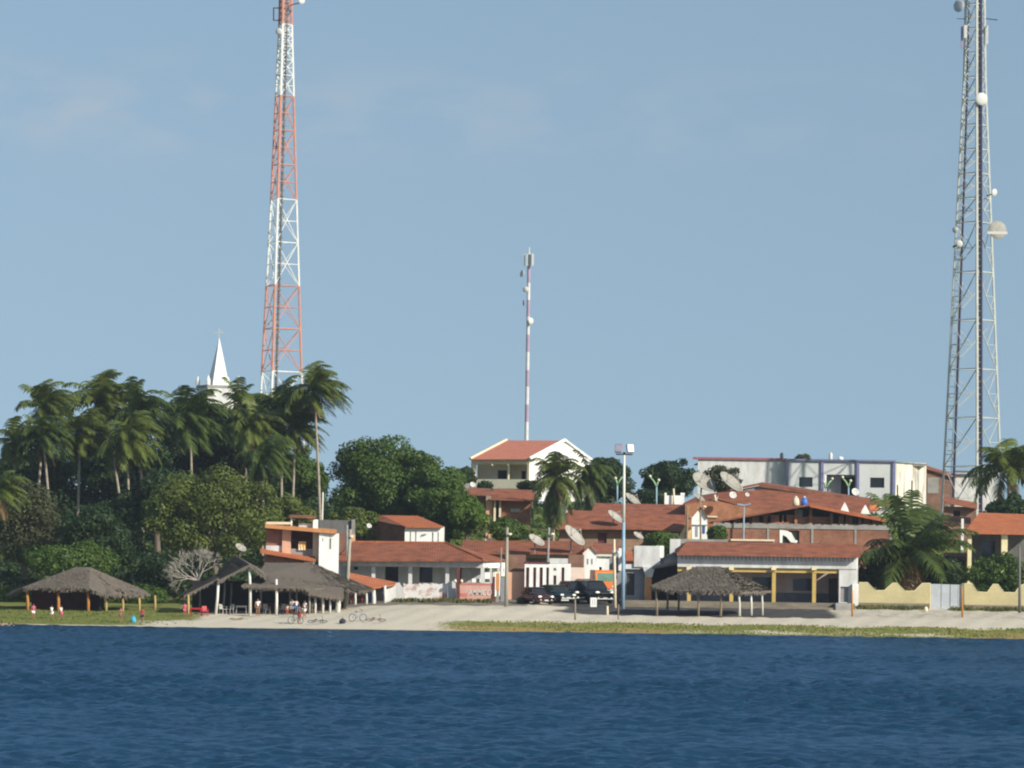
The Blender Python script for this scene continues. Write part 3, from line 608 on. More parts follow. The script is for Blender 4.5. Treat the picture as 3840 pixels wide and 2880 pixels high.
def post(root, name, ut, vt, ub, vb, Y, r, mt, n=8, Yb=None):
    a = W(ut, vt, Y); b = W(ub, vb, Yb or Y); b.z -= .15
    return MB().tube([b, b.lerp(a, .5) + Vector((r*.3, 0, 0)), a], [r*1.1, r, r*.9], n).build(name, mt, root, True)
def bthing(name, label, cat, u, v, Y, group=None): p = W(u, v, Y); return thing(name, label, cat, (p.x, Y, gz(p.x, Y)), group)
def thatch(root, name, pts, seed, dens=26, t=.22, mt=None, fringe=(), ln=.45, blade=None):
    P = [Vector(p) for p in pts]; MB().slab(P, t).build(name, mt or THATCH, root); r = np.random.default_rng(seed)
    c = sum(P, Vector())/len(P); nrm = (P[1]-P[0]).cross(P[2]-P[0]).normalized()
    if nrm.z < 0: nrm = -nrm
    dn = Vector((0, 0, -1)); dn = (dn - nrm*dn.dot(nrm)); dn = dn.normalized() if dn.length > .01 else Vector((0, -1, 0)); sd_ = dn.cross(nrm)
    Q = []
    for i in range(len(P)):
        a, b = P[i], P[(i+1) % len(P)]; ar = (a-c).cross(b-c).length/2
        for k in range(int(ar*dens)):
            x, y = r.random(2)
            if x+y > 1: x, y = 1-x, 1-y
            q = c + (a-c)*x + (b-c)*y; l_ = ln*r.uniform(.5, 1.3); w = .07*r.uniform(.5, 1.6); dd = (dn + sd_*r.normal()*.22).normalized()
            o = q + nrm*.02; e_ = q + dd*l_ + nrm*r.uniform(.02, .08); Q.append([o-sd_*w, o+sd_*w, e_+sd_*w*.6, e_-sd_*w*.6])
        if i in fringe:
            n_ = int((b-a).length*16)
            for k in range(n_):
                q = a.lerp(b, r.random()) + Vector((0, 0, -.03)); l_ = r.uniform(.12, .42); w = .05*r.uniform(.6, 1.8); ed = (b-a).normalized(); dd = Vector((r.normal()*.15, r.normal()*.1, -1))
                Q.append([q-ed*w, q+ed*w, q+dd*l_+ed*w*.5, q+dd*l_-ed*w*.5])
    if Q: quads(name + '_blades', np.array([[tuple(v) for v in q] for q in Q]), blade or THB, root)
P3 = lambda *a: tuple(W(*a))

# ------------------------------------------------------------------ thatched hut at the left shore
R = bthing('thatched_hut', 'open-sided thatched hut with dark inside and orange posts at the left shore', 'hut', 250, 2250, 418)
thatch(R, 'roof_front', [P3(86,2203,415.5), P3(332,2205,415.5), P3(338,2127,420), P3(283,2127,420)], 1, fringe=(0,))
thatch(R, 'roof_side', [P3(332,2205,415.5), P3(393,2230,415.5), P3(556,2228,418.5), P3(545,2215,425), P3(338,2127,420)], 2, fringe=(0, 1, 2))
thatch(R, 'roof_back', [P3(338,2127,420), P3(545,2215,425), P3(40,2215,425), P3(283,2127,420)], 3, dens=6)
thatch(R, 'roof_side', [P3(283,2127,420), P3(40,2222,425), P3(34,2234,420), P3(86,2203,415.5)], 4, fringe=(1, 2))
for ut, ub, vt, vb in ((100,104,2206,2298), (216,219,2206,2296), (329,330,2206,2303)): post(R, 'post', ut, vt, ub, vb, 416.2, .14, POSTO)
for ut, ub, vt, vb, Y in ((396,398,2229,2297,416.5), (459,461,2228,2296,417.2), (521,522,2227,2296,418), (581,580,2232,2290,421)): post(R, 'post', ut, vt, ub, vb, Y, .11, POSTY)
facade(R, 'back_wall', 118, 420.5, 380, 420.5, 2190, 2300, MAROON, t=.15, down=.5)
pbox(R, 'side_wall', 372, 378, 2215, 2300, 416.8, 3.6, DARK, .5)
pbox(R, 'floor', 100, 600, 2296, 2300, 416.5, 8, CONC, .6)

# ------------------------------------------------------------------ thatched beach bar
R = bthing('thatched_bar', 'long thatched beach bar on leaning white posts above the sand', 'bar', 960, 2300, 415)
thatch(R, 'roof_front', [P3(905,2194,412.4), P3(1140,2199,412.4), P3(1172,2226,412.4), P3(1282,2240,412.6), P3(1290,2192,416), P3(985,2150,416)], 11, fringe=(0, 1, 2), blade=THB)
thatch(R, 'roof_top', [P3(965,2158,415.4), P3(1290,2199,415.4), P3(1168,2110,420), P3(995,2110,420)], 12, fringe=(0,))
thatch(R, 'roof_side', [P3(1250,2196,415.2), P3(1340,2216,415.2), P3(1402,2208,421), P3(1168,2110,420)], 13, fringe=(0, 1))
thatch(R, 'gable_roof', [P3(936,2116,412.4), P3(818,2176,412.4), P3(800,2168,421), P3(880,2082,421)], 14, fringe=(0, 1))
thatch(R, 'gable_roof', [P3(936,2116,412.4), P3(1000,2168,412.4), P3(1010,2150,420), P3(880,2082,421)], 15, fringe=(0,))
thatch(R, 'low_roof', [P3(822,2166,413), P3(690,2232,413), P3(686,2224,420), P3(800,2160,420)], 16, fringe=(0, 1))
for ut, vt, ub, vb in ((819,2172,808,2308), (935,2122,938,2308), (1036,2172,1036,2309)): post(R, 'post', ut, vt, ub, vb, 412.8, .125, POSTW)
post(R, 'post', 706, 2230, 705, 2308, 413, .11, POSTY)
for ut, vt, ub, vb, Y in ((843,2180,838,2268,417), (868,2185,864,2265,418), (978,2185,977,2290,417), (1087,2195,1085,2295,417), (1112,2200,1110,2295,417), (750,2215,748,2290,418), (1160,2225,1160,2308,413)): post(R, 'post', ut, vt, ub, vb, Y, .09, CONC)
for u, w, vb in ((1182,.10,2300), (1210,.11,2302), (1237,.09,2304), (1266,.22,2298)): post(R, 'post', u, 2232, u, vb, 413.2, w, POSTW)
facade(R, 'back_wall', 720, 421, 1290, 421, 2180, 2305, DARK, t=.15, down=.5)  # near-black wall paints the shade inside the bar
pbox(R, 'floor', 700, 1300, 2303, 2306, 414.5, 7, CONC, .5)
pbox(R, 'counter', 960, 1080, 2262, 2298, 418.5, .7, MAROON, .4)

# ------------------------------------------------------------------ brick house with white tower
R = bthing('brick_house', 'two storey brick house with open balcony and bright white stair tower behind the thatched bar', 'house', 1120, 2150, 434)
facade(R, 'upper_wall', 998, 433, 1060, 433, 1968, 2046, BRICK, t=.3)
facade(R, 'parapet', 997, 432.85, 1058, 432.85, 2046, 2080, DIRTY, t=.3)
pbox(R, 'pillar', 1058, 1090, 1976, 2086, 432.6, .8, SALMON)
facade(R, 'balcony_parapet', 1090, 432.9, 1173, 432.9, 2058, 2096, CONC, t=.2)
facade(R, 'balcony_wall', 1088, 436, 1175, 436, 1972, 2098, MAROON, t=.2)
pbox(R, 'pillar', 1173, 1196, 1990, 2104, 432.6, .8, CREAM)
facade(R, 'stair_tower', 1195, 431.6, 1258, 431.6, 2001, 2250, WHITE, [(1234,1240,2019,2059,'slit_window',GREYW), (1207,1210,2018,2030,'slit_window',GREYW)], t=.3)
facade(R, 'tower_side', 1258, 431.6, 1259.5, 434.5, 2001, 2250, WHITE, t=.25)
slabpx(R, 'roof_slab', [(994,1966,431.6), (1262,1989,431.2), (1262,1985,437), (994,1962,437)], ORANGE, .33)
pbox(R, 'roof_beam', 998, 1090, 1957, 1966, 432, .4, CREAM)
slabpx(R, 'tile_ledge', [(976,2066,431.2), (1184,2100,431.2), (1184,2090,433), (976,2056,433)], TILE2, .2)
facade(R, 'lower_wall', 988, 432.4, 1178, 432.4, 2084, 2250, BRICK, t=.3)
pbox(R, 'sill_slab', 1140, 1178, 2107, 2119, 431.9, .4, WHITE)
slabpx(R, 'shelter_roof', [(1086,1936,433), (1186,1940,433), (1186,1933,437), (1086,1930,437)], TILE3, .12)
post(R, 'shelter_post', 1092, 1938, 1092, 1968, 433.4, .08, WHITE); pbox(R, 'shelter_pier', 1174, 1192, 1948, 1982, 433.3, .5, WHITE); pbox(R, 'low_wall', 1120, 1174, 1962, 1978, 433.8, .3, DIRTY)
t_ = W(1133, 2047, 432.6); R2 = thing('hanging_cloth', 'yellow cloth hung over the balcony parapet of the brick house', 'cloth', tuple(t_))
mb = MB(); 
for i in range(6):
    a = W(1119 + i*29/5, 2031 - (i % 2), 432.75 - .05*(i % 2)); b = W(1120 + i*27/5, 2063, 432.7 - .06*((i+1) % 2)); mb.v += [tuple(a), tuple(b), (a.x, a.y+.04, a.z), (b.x, b.y+.04, b.z)]
for i in range(5): k = 4*i; mb.f += [(k, k+1, k+5, k+4), (k+2, k+6, k+7, k+3), (k, k+4, k+6, k+2)]
mb.build('cloth', mat('yellow_cloth', (.75, .42, .05), .9, col2=(.70, .62, .50), scale=1.2), R2)
# grey wall building behind it
R = bthing('grey_wall_house', 'grey stained wall with brick base behind the white stair tower', 'house', 1270, 2020, 450)
facade(R, 'upper_wall', 1196, 450, 1318, 450, 1950, 1998, DGREY, t=.3); facade(R, 'lower_wall', 1250, 449.8, 1318, 449.8, 1998, 2060, BRICK3, t=.4, down=4)
facade(R, 'lit_wall_end', 1318, 449.7, 1331, 449.7, 1948, 2004, CONC, t=.5); facade(R, 'corner_base', 1318, 449.6, 1331, 449.6, 2004, 2060, SALMON, t=.5, down=3)  # right end of the wall coloured paler to paint its sunlit face

# ------------------------------------------------------------------ long verandah house
R = bthing('verandah_house', 'long low house with hipped red tile roof and columned verandah behind the flaking wall', 'house', 1560, 2250, 440)
slabpx(R, 'roof', [(1256,2099,438.2), (1814,2099,436.2), (1672,2036,444.5), (1322,2033,446)], TILE, .16)
slabpx(R, 'roof', [(1814,2099,436.2), (1902,2101,446), (1672,2036,444.5)], TILE, .16)
slabpx(R, 'roof', [(1902,2099,446), (1256,2093,452), (1322,2033,446), (1672,2036,444.5)], TILE3, .16)
MB().tube([W(1322,2032,446), W(1672,2035,444.5), W(1814,2098,436.2)], .1, 6).build('ridge_tiles', TILE2, R)
facade(R, 'beam', 1262, 439.4, 1812, 437.4, 2102, 2126, DIRTY, t=.3)
facade(R, 'side_beam', 1812, 437.4, 1896, 445.8, 2103, 2130, WHITE, t=.3)  # whiter than the front beam, so the sunlit side is in the colour
for u, Y in ((1270,439.4), (1400,438.9), (1538,438.4), (1677,437.9), (1809,437.4)): pbox(R, 'column', u-7, u+7, 2125, 2250, Y+.02, .4, DIRTY)
for u, Y in ((1840,440.3), (1868,443.1)): pbox(R, 'column', u-4, u+4, 2129, 2250, Y+.05, .3, DIRTY)
facade(R, 'inner_wall', 1264, 442.6, 1806, 440.8, 2102, 2250, DIRTY, [(1326,1342,2124,2137,'vent',DARK), (1444,1494,2125,2182,'window',WINDOW), (1573,1622,2125,2184,'window',WINDOW), (1716,1731,2128,2250,'door',MAROON)], t=.25)
facade(R, 'side_wall', 1815, 441, 1894, 448, 2129, 2250, WHITE, [(1818,1828,2130,2143,'window',WINDOW), (1884,1890,2128,2150,'window',WINDOW)], t=.25)
facade(R, 'verandah_rail', 1770, 437.3, 1836, 439.4, 2170, 2184, DIRTY, t=.12)
pbox(R, 'plinth', 1262, 1815, 2240, 2260, 438.2, 9, CONC, .6)

# small tiled lean-to
R = bthing('tiled_lean_to', 'small white-posted lean-to with sloping orange tile roof right of the thatched bar', 'shelter', 1400, 2270, 430)
slabpx(R, 'roof', [(1296,2196,426.6), (1402,2203,426.6), (1482,2190,428.6), (1484,2183,432), (1306,2146,433)], TILE2, .14)
for u, vt, w in ((1332,2214,.10), (1374,2210,.10), (1400,2201,.19), (1443,2196,.13)): post(R, 'post', u, vt, u, 2282, 427.2, w, POSTW)
facade(R, 'end_wall', 1446, 428.6, 1484, 429, 2193, 2277, DIRTY, t=.2, down=.4); facade(R, 'back_wall', 1290, 432.4, 1450, 432.4, 2188, 2280, GREYW, [(1330,1352,2222,2280,'door',DARK), (1352,1364,2215,2240,'window',SHUT)], t=.2, down=.5)
pbox(R, 'blue_door', 1381, 1394, 2214, 2280, 430.5, .06, mat('blue_door_paint', (.06, .14, .40), .6))
# flaking wall
R = bthing('flaking_wall', 'whitewashed garden wall flaking down to the brick below the verandah', 'wall', 1590, 2255, 431)
mb = MB(); rr = random.Random(3); zb = W(1595, 2268, 431).z - .4; top = []
for i in range(25): u = 1513 + i*165/24; top.append((W(u, 2222, 431).x, W(u, 2186 + rr.choice([0, 0, 1, 2, 5, 3]), 431).z))
for i in range(24): mb.add([(top[i][0], 431, zb), (top[i+1][0], 431, zb), (top[i+1][0], 431, top[i+1][1]), (top[i][0], 431, top[i][1]), (top[i][0], 431.25, zb), (top[i+1][0], 431.25, zb), (top[i+1][0], 431.25, top[i+1][1]), (top[i][0], 431.25, top[i][1])], [(0,1,2,3),(7,6,5,4),(3,2,6,7)])
mb.build('wall', BROKEN, R)
mb = MB(); a = [(1482,2187),(1497,2184),(1504,2196),(1514,2206),(1516,2240),(1510,2278),(1486,2278)]; mb.slab([W(u,v,430.8) for u, v in a], .35, (0, 1, 0)); mb.build('broken_pier', DIRTY, R)
mb = MB(); a = [(1679,2184),(1692,2178),(1708,2180),(1710,2258),(1679,2258)]; mb.slab([W(u,v,430.8) for u, v in a], .35, (0, 1, 0)); mb.build('end_pier', DIRTY, R)

# painted sign wall
R = bthing('painted_sign', 'faded red wall sign with white lettering between maroon posts', 'sign', 1785, 2260, 430)
SIGN = mat('faded_red_sign', (.54, .27, .22), .85, col2=(.62, .42, .34), scale=.5, stretch=(1, 1, 1.5), fine=.05)
pbox(R, 'panel', 1724, 1846, 2187, 2256, 430, .18, SIGN, .0); pbox(R, 'top_band', 1724, 1846, 2186, 2194, 429.97, .05, mat('sign_red', (.48, .18, .15), .85)); pbox(R, 'panel_patch', 1726, 1752, 2224, 2236, 429.97, .05, mat('sign_red_patch', (.52, .17, .14), .85))
pbox(R, 'base', 1722, 1850, 2256, 2266, 430.02, .2, BRICK3, .4); pbox(R, 'post', 1712, 1724, 2128, 2268, 429.9, .3, MAROON, .3); pbox(R, 'post', 1846, 1856, 2163, 2268, 429.9, .3, MAROON, .3)
fc = bpy.data.curves.new('lettering', 'FONT'); fc.body = 'AMMCO'; fc.size = 1; fc.extrude = .012; fc.align_x = 'CENTER'; fc.align_y = 'CENTER'; fc.shear = .25; fc.offset = .02
fo = bpy.data.objects.new('lettering_src', fc); COL.objects.link(fo); bpy.context.view_layer.update()
me = bpy.data.meshes.new_from_object(fo.evaluated_get(bpy.context.evaluated_depsgraph_get())); bpy.data.objects.remove(fo)
vs = [v.co.copy() for v in me.vertices]; x0 = min(v.x for v in vs); x1 = max(v.x for v in vs); y0 = min(v.y for v in vs); y1 = max(v.y for v in vs)
a = W(1753, 2232, 429.98); b = W(1844, 2211, 429.98); mb = MB()
mb.v = [(a.x + (v.x-x0)/(x1-x0)*(b.x-a.x), 429.96 - v.z, a.z + (v.y-y0)/(y1-y0)*(b.z-a.z)) for v in vs]; mb.f = [tuple(p.vertices) for p in me.polygons]
mb.build('lettering', mat('faded_white_lettering', (.68, .64, .60), .9, col2=(.58, .50, .46), scale=2), R)
for u in (1707, 1731): mb = MB(); p = W(u, 2179, 429.9); mb.ell(p, (.14, .14, .17), 10, 8); mb.build('globe_lamp', LAMPH, R, True)
R = bthing('orange_post', 'orange painted pier between the red sign and the salmon wall', 'post', 1866, 2260, 430); pbox(R, 'pier', 1859, 1873, 2150, 2213, 430, .3, ORANGE); pbox(R, 'pier_base', 1861, 1871, 2213, 2262, 430.05, .25, CONC, .3)
R = bthing('grey_gate_post', 'narrow grey post left of the salmon wall', 'post', 1884, 2260, 431); pbox(R, 'shaft', 1878, 1892, 2165, 2262, 431, .3, GREYW, .3); pbox(R, 'cap', 1876, 1894, 2160, 2165, 430.95, .4, CONC)

# ------------------------------------------------------------------ middle: salmon wall and slit-window house
R = bthing('salmon_house', 'salmon walled house with brick upper wall right of the concrete pole', 'house', 1930, 2250, 437)
facade(R, 'wall', 1896, 437, 1968, 437, 2144, 2262, SALMON, t=.3, down=.5); facade(R, 'upper_wall', 1896, 437.2, 1972, 437.2, 2080, 2144, BRICK3, t=.3)
R = bthing('slit_window_house', 'white house front with tall dark slit openings behind the parked cars', 'house', 2050, 2240, 437)
sl = [(1972,1984),(1999,2010),(2023,2035),(2048,2058),(2105,2116)]
facade(R, 'wall', 1967, 436, 2140, 436, 2113, 2262, WHITE, [(a, b, 2128, 2226, 'slit_window', MAROON) for a, b in sl] + [(2075,2085,2130,2140,'slit_window',SHUT), (2075,2086,2158,2226,'slit_window',MAROON)], t=.3, down=.5)
facade(R, 'parapet', 2060, 436.1, 2130, 436.1, 2094, 2112.5, DIRTY, t=.25); pbox(R, 'coping', 1964, 2062, 2107, 2113, 435.9, .5, MAROON)
R = bthing('pale_house', 'pale pink house corner just left of the white gable house', 'house', 2165, 2230, 440)
facade(R, 'wall', 2138, 440, 2192, 440, 2128, 2262, mat('pale_pink_plaster', (.74, .62, .54), .9, var=.08), t=.3, down=.5)
facade(R, 'upper_wall', 2132, 441, 2190, 441, 2080, 2128, BRICK3, t=.3)
# long red roof row
R = bthing('long_roof_house', 'low house with long plain red tile roof and beige fascia behind the slit-window house', 'house', 1990, 2120, 456)
slabpx(R, 'roof', [(1730,2072,453), (2190,2074,453), (2192,2028,462), (1735,2026,462)], TILE, .16); slabpx(R, 'roof', [(1735,2026,462), (2192,2028,462), (2190,2068,471), (1730,2068,471)], TILE3, .16)
facade(R, 'fascia', 1740, 454, 2186, 454, 2078, 2093, mat('beige_fascia', (.48, .43, .34), .9, col2=(.33, .28, .24), scale=1.5), t=.2); facade(R, 'wall', 1740, 454.3, 2188, 454.3, 2093, 2200, BRICK3, [(1960,1985,2098,2112,'vent',CONC), (2030,2062,2098,2110,'vent',CONC)], t=.3, down=1)
R = bthing('white_gable_house', 'small white house with pointed gable above the orange truck', 'house', 2240, 2200, 448)
mb = MB(); mb.slab([W(u, v, 446) for u, v in ((2186,2072), (2214,2046), (2237,2072), (2237,2262), (2186,2262))], .4, (0, 1, 0)); mb.build('gable_wall', WHITE, R)
slabpx(R, 'roof', [(2214,2044,445.8), (2184,2072,445.8), (2184,2070,458), (2214,2042,458)], TILE2, .12); slabpx(R, 'roof', [(2214,2044,445.8), (2240,2072,445.8), (2240,2070,458), (2214,2042,458)], TILE2, .12)
facade(R, 'side_wing', 2237, 446.3, 2285, 446.3, 2086, 2262, WHITE, [(2246,2256,2126,2146,'window',DARK)], t=.3); pbox(R, 'ledge', 2236, 2304, 2079, 2086, 446, .5, mat('pale_green_ledge', (.60, .66, .56), .85))
pbox(R, 'wall_vent', 2203, 2207, 2095, 2115, 445.94, .1, SHUT); pbox(R, 'wall_vent', 2219, 2223, 2095, 2115, 445.94, .1, SHUT)
slabpx(R, 'rear_roof', [(2216,2070,449), (2330,2086,449), (2330,2048,456), (2224,2032,456)], TILE3, .14)
R = bthing('grey_shed', 'shaded grey building with white downpipe column left of the blue floodlight pole', 'building', 2310, 2230, 441)
facade(R, 'wall', 2284, 441, 2345, 441, 2092, 2264, GREYW, [(2288,2316,2196,2260,'doorway',DARK)], t=.3, down=.4); pbox(R, 'pipe_column', 2320, 2331, 2056, 2140, 440.5, .4, WHITE)
facade(R, 'upper_wall', 2296, 441.4, 2345, 441.4, 2062, 2092, GREYW, t=.3)
R = bthing('flat_front_building', 'grey fronted building with white block parapet and orange pillar left of the thatched sunshade', 'building', 2410, 2240, 438)
facade(R, 'parapet', 2378, 435, 2476, 435, 2047, 2126, DIRTY, t=.5); facade(R, 'parapet_end', 2476, 434.98, 2490, 437, 2047, 2092, WHITE, t=.4)  # end face coloured whiter than the front to paint its sunlit side
pbox(R, 'ledge', 2345, 2412, 2116, 2134, 435.2, .6, DIRTY)
facade(R, 'wall', 2345, 435.6, 2418, 435.6, 2134, 2252, GREYW, [(2349,2379,2149,2232,'door',BLACKM)], t=.3, down=.6)
mb = MB(); mb.slab([W(u, v, 434.7) for u, v in ((2411,2126), (2456,2126), (2446,2164), (2422,2164))], .5, (0, 1, 0)); mb.build('capital', DIRTY, R)
pbox(R, 'pillar', 2420, 2443, 2164, 2256, 434.75, .5, ORANGE, .5); slabpx(R, 'side_roof', [(2347,2116,436), (2377,2116,436), (2372,2066,441), (2347,2066,441)], TILE2, .12)
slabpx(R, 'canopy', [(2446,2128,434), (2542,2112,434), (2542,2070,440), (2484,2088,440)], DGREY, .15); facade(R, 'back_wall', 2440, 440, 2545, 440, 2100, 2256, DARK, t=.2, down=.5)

# ------------------------------------------------------------------ pillared building on its platform
R = bthing('pillared_building', 'long building with red tile roof, white fascia and yellow columns on a stepped platform', 'building', 2880, 2260, 433)
slabpx(R, 'roof', [(2538,2076,429.4), (3226,2086,429.4), (3216,2040,436), (2576,2030,436)], TILE, .14); slabpx(R, 'roof', [(2538,2076,429.4), (2576,2030,436), (2530,2060,441)], TILE, .14)
slabpx(R, 'roof', [(2576,2030,436), (3216,2040,436), (3226,2080,443), (2530,2070,443)], TILE3, .14)
facade(R, 'fascia', 2541, 430.4, 3214, 430.4, 2074, 2130, DIRTY, t=.22)
for i in range(44): u = 2556 + i*14.9; pbox(R, 'baluster', u, u+5, 2083+(u-2880)*.014, 2103+(u-2880)*.014, 430.36, .1, SHUT)
facade(R, 'lintel', 2541, 430.7, 3150, 430.7, 2130, 2146, GOLD, t=.3)
for u in (2584, 2743, 2902, 3053):
    pbox(R, 'column', u-7, u+7, 2146, 2258, 430.75, .35, GOLD, .2); c_ = pbox(R, 'capital', u-9, u+9, 2126, 2138, 430.3, .5, PALEY)
facade(R, 'inner_wall', 2541, 434.6, 3146, 434.6, 2095, 2222, mat('faded_wall_paint', (.46, .40, .39), .9, col2=(.40, .27, .25), scale=.7), [(2600,2680,2165,2222,'window',WINDOW), (2821,2894,2164,2216,'window',WINDOW), (2974,3046,2169,2216,'window',WINDOW), (3108,3141,2169,2230,'',DARK)], t=.25)
facade(R, 'wainscot', 2541, 434.5, 3146, 434.5, 2222, 2262, mat('dark_blue_wainscot', (.10, .115, .155), .8), [(3108,3141,2215,2259,'',DARK)], t=.3)
pbox(R, 'door', 3106, 3143, 2166, 2260, 434.9, .08, BLACKM)
facade(R, 'end_wall', 3146, 430.5, 3216, 430.5, 2131, 2262, DIRTY, [(3152,3182,2200,2258,'panel',mat('stained_panel', (.22, .27, .28), .9, col2=(.34, .25, .26), scale=1.2))], t=.3); facade(R, 'end_side', 3216, 430.5, 3218, 441, 2090, 2265, WHITE, t=.25)
pbox(R, 'end_pier', 3196, 3222, 2190, 2278, 430.1, .38, WHITE)
facade(R, 'rear_parapet', 2512, 441.5, 2905, 441.5, 2023, 2040, CONC, t=.3); facade(R, 'rear_parapet', 2512, 441.4, 2552, 441.4, 2022, 2090, DIRTY, t=.3); pbox(R, 'parapet_cap', 2740, 2905, 2022, 2029, 441.3, .5, CREAM)
pbox(R, 'platform', 2330, 3206, 2258, 2275, 426, 15, PLINTH, .3); pbox(R, 'step', 2330, 3200, 2274, 2286, 424.4, 1.8, PLINTH, .3); pbox(R, 'step', 2330, 3196, 2285, 2298, 423, 1.5, PLINTH, .5)
pbox(R, 'side_step', 3134, 3194, 2262, 2278, 424.2, 1.7, CONC, .3)

# thatched sunshade
R = bthing('thatched_sunshade', 'thatched hip-roofed sunshade on thin pale posts in front of the pillared building', 'sunshade', 2650, 2300, 412)
thatch(R, 'roof_front', [P3(2438,2196,410), P3(2500,2212,409), P3(2640,2214,408.6), P3(2783,2218,408.6), P3(2702,2124,412.8), P3(2612,2124,412.8)], 21, fringe=(0, 1, 2), dens=34)
thatch(R, 'roof_side', [P3(2783,2218,408.6), P3(2892,2214,412.5), P3(2880,2208,417), P3(2702,2124,412.8)], 22, fringe=(0, 1), dens=30)
thatch(R, 'roof_back', [P3(2702,2124,412.8), P3(2880,2206,417), P3(2480,2200,417), P3(2612,2124,412.8)], 23, dens=6); thatch(R, 'roof_side', [P3(2612,2124,412.8), P3(2480,2200,417), P3(2438,2196,410)], 24, dens=20, fringe=(1,))
for ut, ub, vt, vb, Y in ((2460,2464,2212,2306,409.8), (2618,2619,2212,2304,409.4), (2703,2703,2214,2304,409.4), (2770,2774,2217,2304,409.2), (2815,2818,2216,2302,410.6), (2856,2859,2214,2302,412), (2503,2502,2210,2290,416), (2545,2544,2210,2290,416)): post(R, 'post', ut, vt, ub, vb, Y, .095, POSTW if ub > 2750 else WOOD)

# yellow wall with gate
def wavy(name, label, prof, vb, Y):
    R = bthing(name, label, 'wall', prof[0][0], vb, Y); mb = MB(); zb = W((prof[0][0]+prof[-1][0])/2, vb, Y).z - .4; P = [W(u, v, Y) for u, v in prof]
    for a, b in zip(P[:-1], P[1:]): mb.add([(a.x,Y,zb),(b.x,Y,zb),(b.x,Y,b.z),(a.x,Y,a.z),(a.x,Y+.2,zb),(b.x,Y+.2,zb),(b.x,Y+.2,b.z),(a.x,Y+.2,a.z)], [(0,1,2,3),(7,6,5,4),(3,2,6,7)])
    n = len(mb.v); mb.add([(P[0].x,Y,zb),(P[0].x,Y,P[0].z),(P[0].x,Y+.2,P[0].z),(P[0].x,Y+.2,zb)], [(0,1,2,3)]); mb.add([(P[-1].x,Y,zb),(P[-1].x,Y,P[-1].z),(P[-1].x,Y+.2,P[-1].z),(P[-1].x,Y+.2,zb)], [(3,2,1,0)])
    mb.build('wall', YELLOW, R)
    mb = MB()
    for a, b in zip(P[:-1], P[1:]): mb.slab([(a.x,Y-.03,a.z+.07),(b.x,Y-.03,b.z+.07),(b.x,Y+.23,b.z+.07),(a.x,Y+.23,a.z+.07)], .066)
    mb.build('coping', PALEY, R)
    mb = MB(); mb.box(P[0].x+.01, P[-1].x-.01, Y-.06, Y-.002, zb, zb+.75); mb.build('plinth', PLINTH, R); return R
wavy('yellow_wall', 'yellow garden wall with scalloped top left of the grey metal gate', [(3221,2186),(3254,2186),(3282,2216),(3316,2216),(3347,2188),(3364,2188),(3394,2218),(3429,2218),(3458,2189),(3488,2189)], 2276, 428)
wavy('yellow_wall', 'yellow garden wall with scalloped top right of the grey metal gate', [(3610,2190),(3645,2190),(3666,2221),(3702,2223),(3724,2192),(3743,2193),(3766,2223),(3806,2224),(3824,2198),(3842,2192),(3905,2194)], 2284, 428)
R = bthing('metal_gate', 'grey sheet metal gate of four leaves in the yellow wall', 'gate', 3550, 2276, 428)
for i, (a, b) in enumerate(((3492,3528), (3530,3562), (3564,3591), (3592,3607))): pbox(R, 'gate_leaf', a, b, 2190 + (0, 1, 2, 2)[i], 2279, 428.06 + .05*(i % 2), .06, METAL, .2)
for u in (3489, 3609): pbox(R, 'gate_post', u-2, u+2, 2187, 2281, 427.98, .24, PALEY, .3)
R = bthing('white_rock', 'small whitewashed stone beside the dirt path left of the gate', 'stone', 3472, 2290, 424); p = onground(3472, 2290, 424); mb = MB(); mb.ell(p + Vector((0, 0, .15)), (.2, .18, .28), 9, 6); mb.build('stone', CREAM, R, True)

# house with yellow pillars
R = bthing('yellow_pillar_house', 'house with hipped red tile roof and pale yellow pillars behind the right trees', 'house', 3740, 2200, 441)
slabpx(R, 'roof', [(3618,1994,438), (3930,1999,438), (3900,1930,446), (3672,1922,446)], TILE2, .2); slabpx(R, 'roof', [(3618,1994,438), (3672,1922,446), (3625,1990,454)], TILE2, .2); slabpx(R, 'roof', [(3672,1922,446), (3900,1930,446), (3930,1990,454), (3625,1990,454)], TILE3, .2)
pbox(R, 'pillar', 3628, 3643, 1999, 2200, 438.6, .5, PALEY, 1); pbox(R, 'pillar', 3755, 3778, 2002, 2200, 438.6, .6, PALEY, 1); pbox(R, 'pillar', 3880, 3900, 2002, 2200, 438.6, .6, PALEY, 1)
facade(R, 'inner_wall', 3630, 443, 3920, 443, 1998, 2230, DGREY, [(3680,3730,2030,2100,'window',WINDOW)], t=.25, down=1)
R = bthing('brick_shed', 'brick shed with small tile roof left of the house with yellow pillars', 'shed', 3580, 2140, 446); facade(R, 'wall', 3540, 447, 3624, 447, 2090, 2250, BRICK3, t=.3, down=1); slabpx(R, 'roof', [(3536,2098,446), (3626,2100,446), (3626,2074,451), (3540,2072,451)], TILE3, .12)
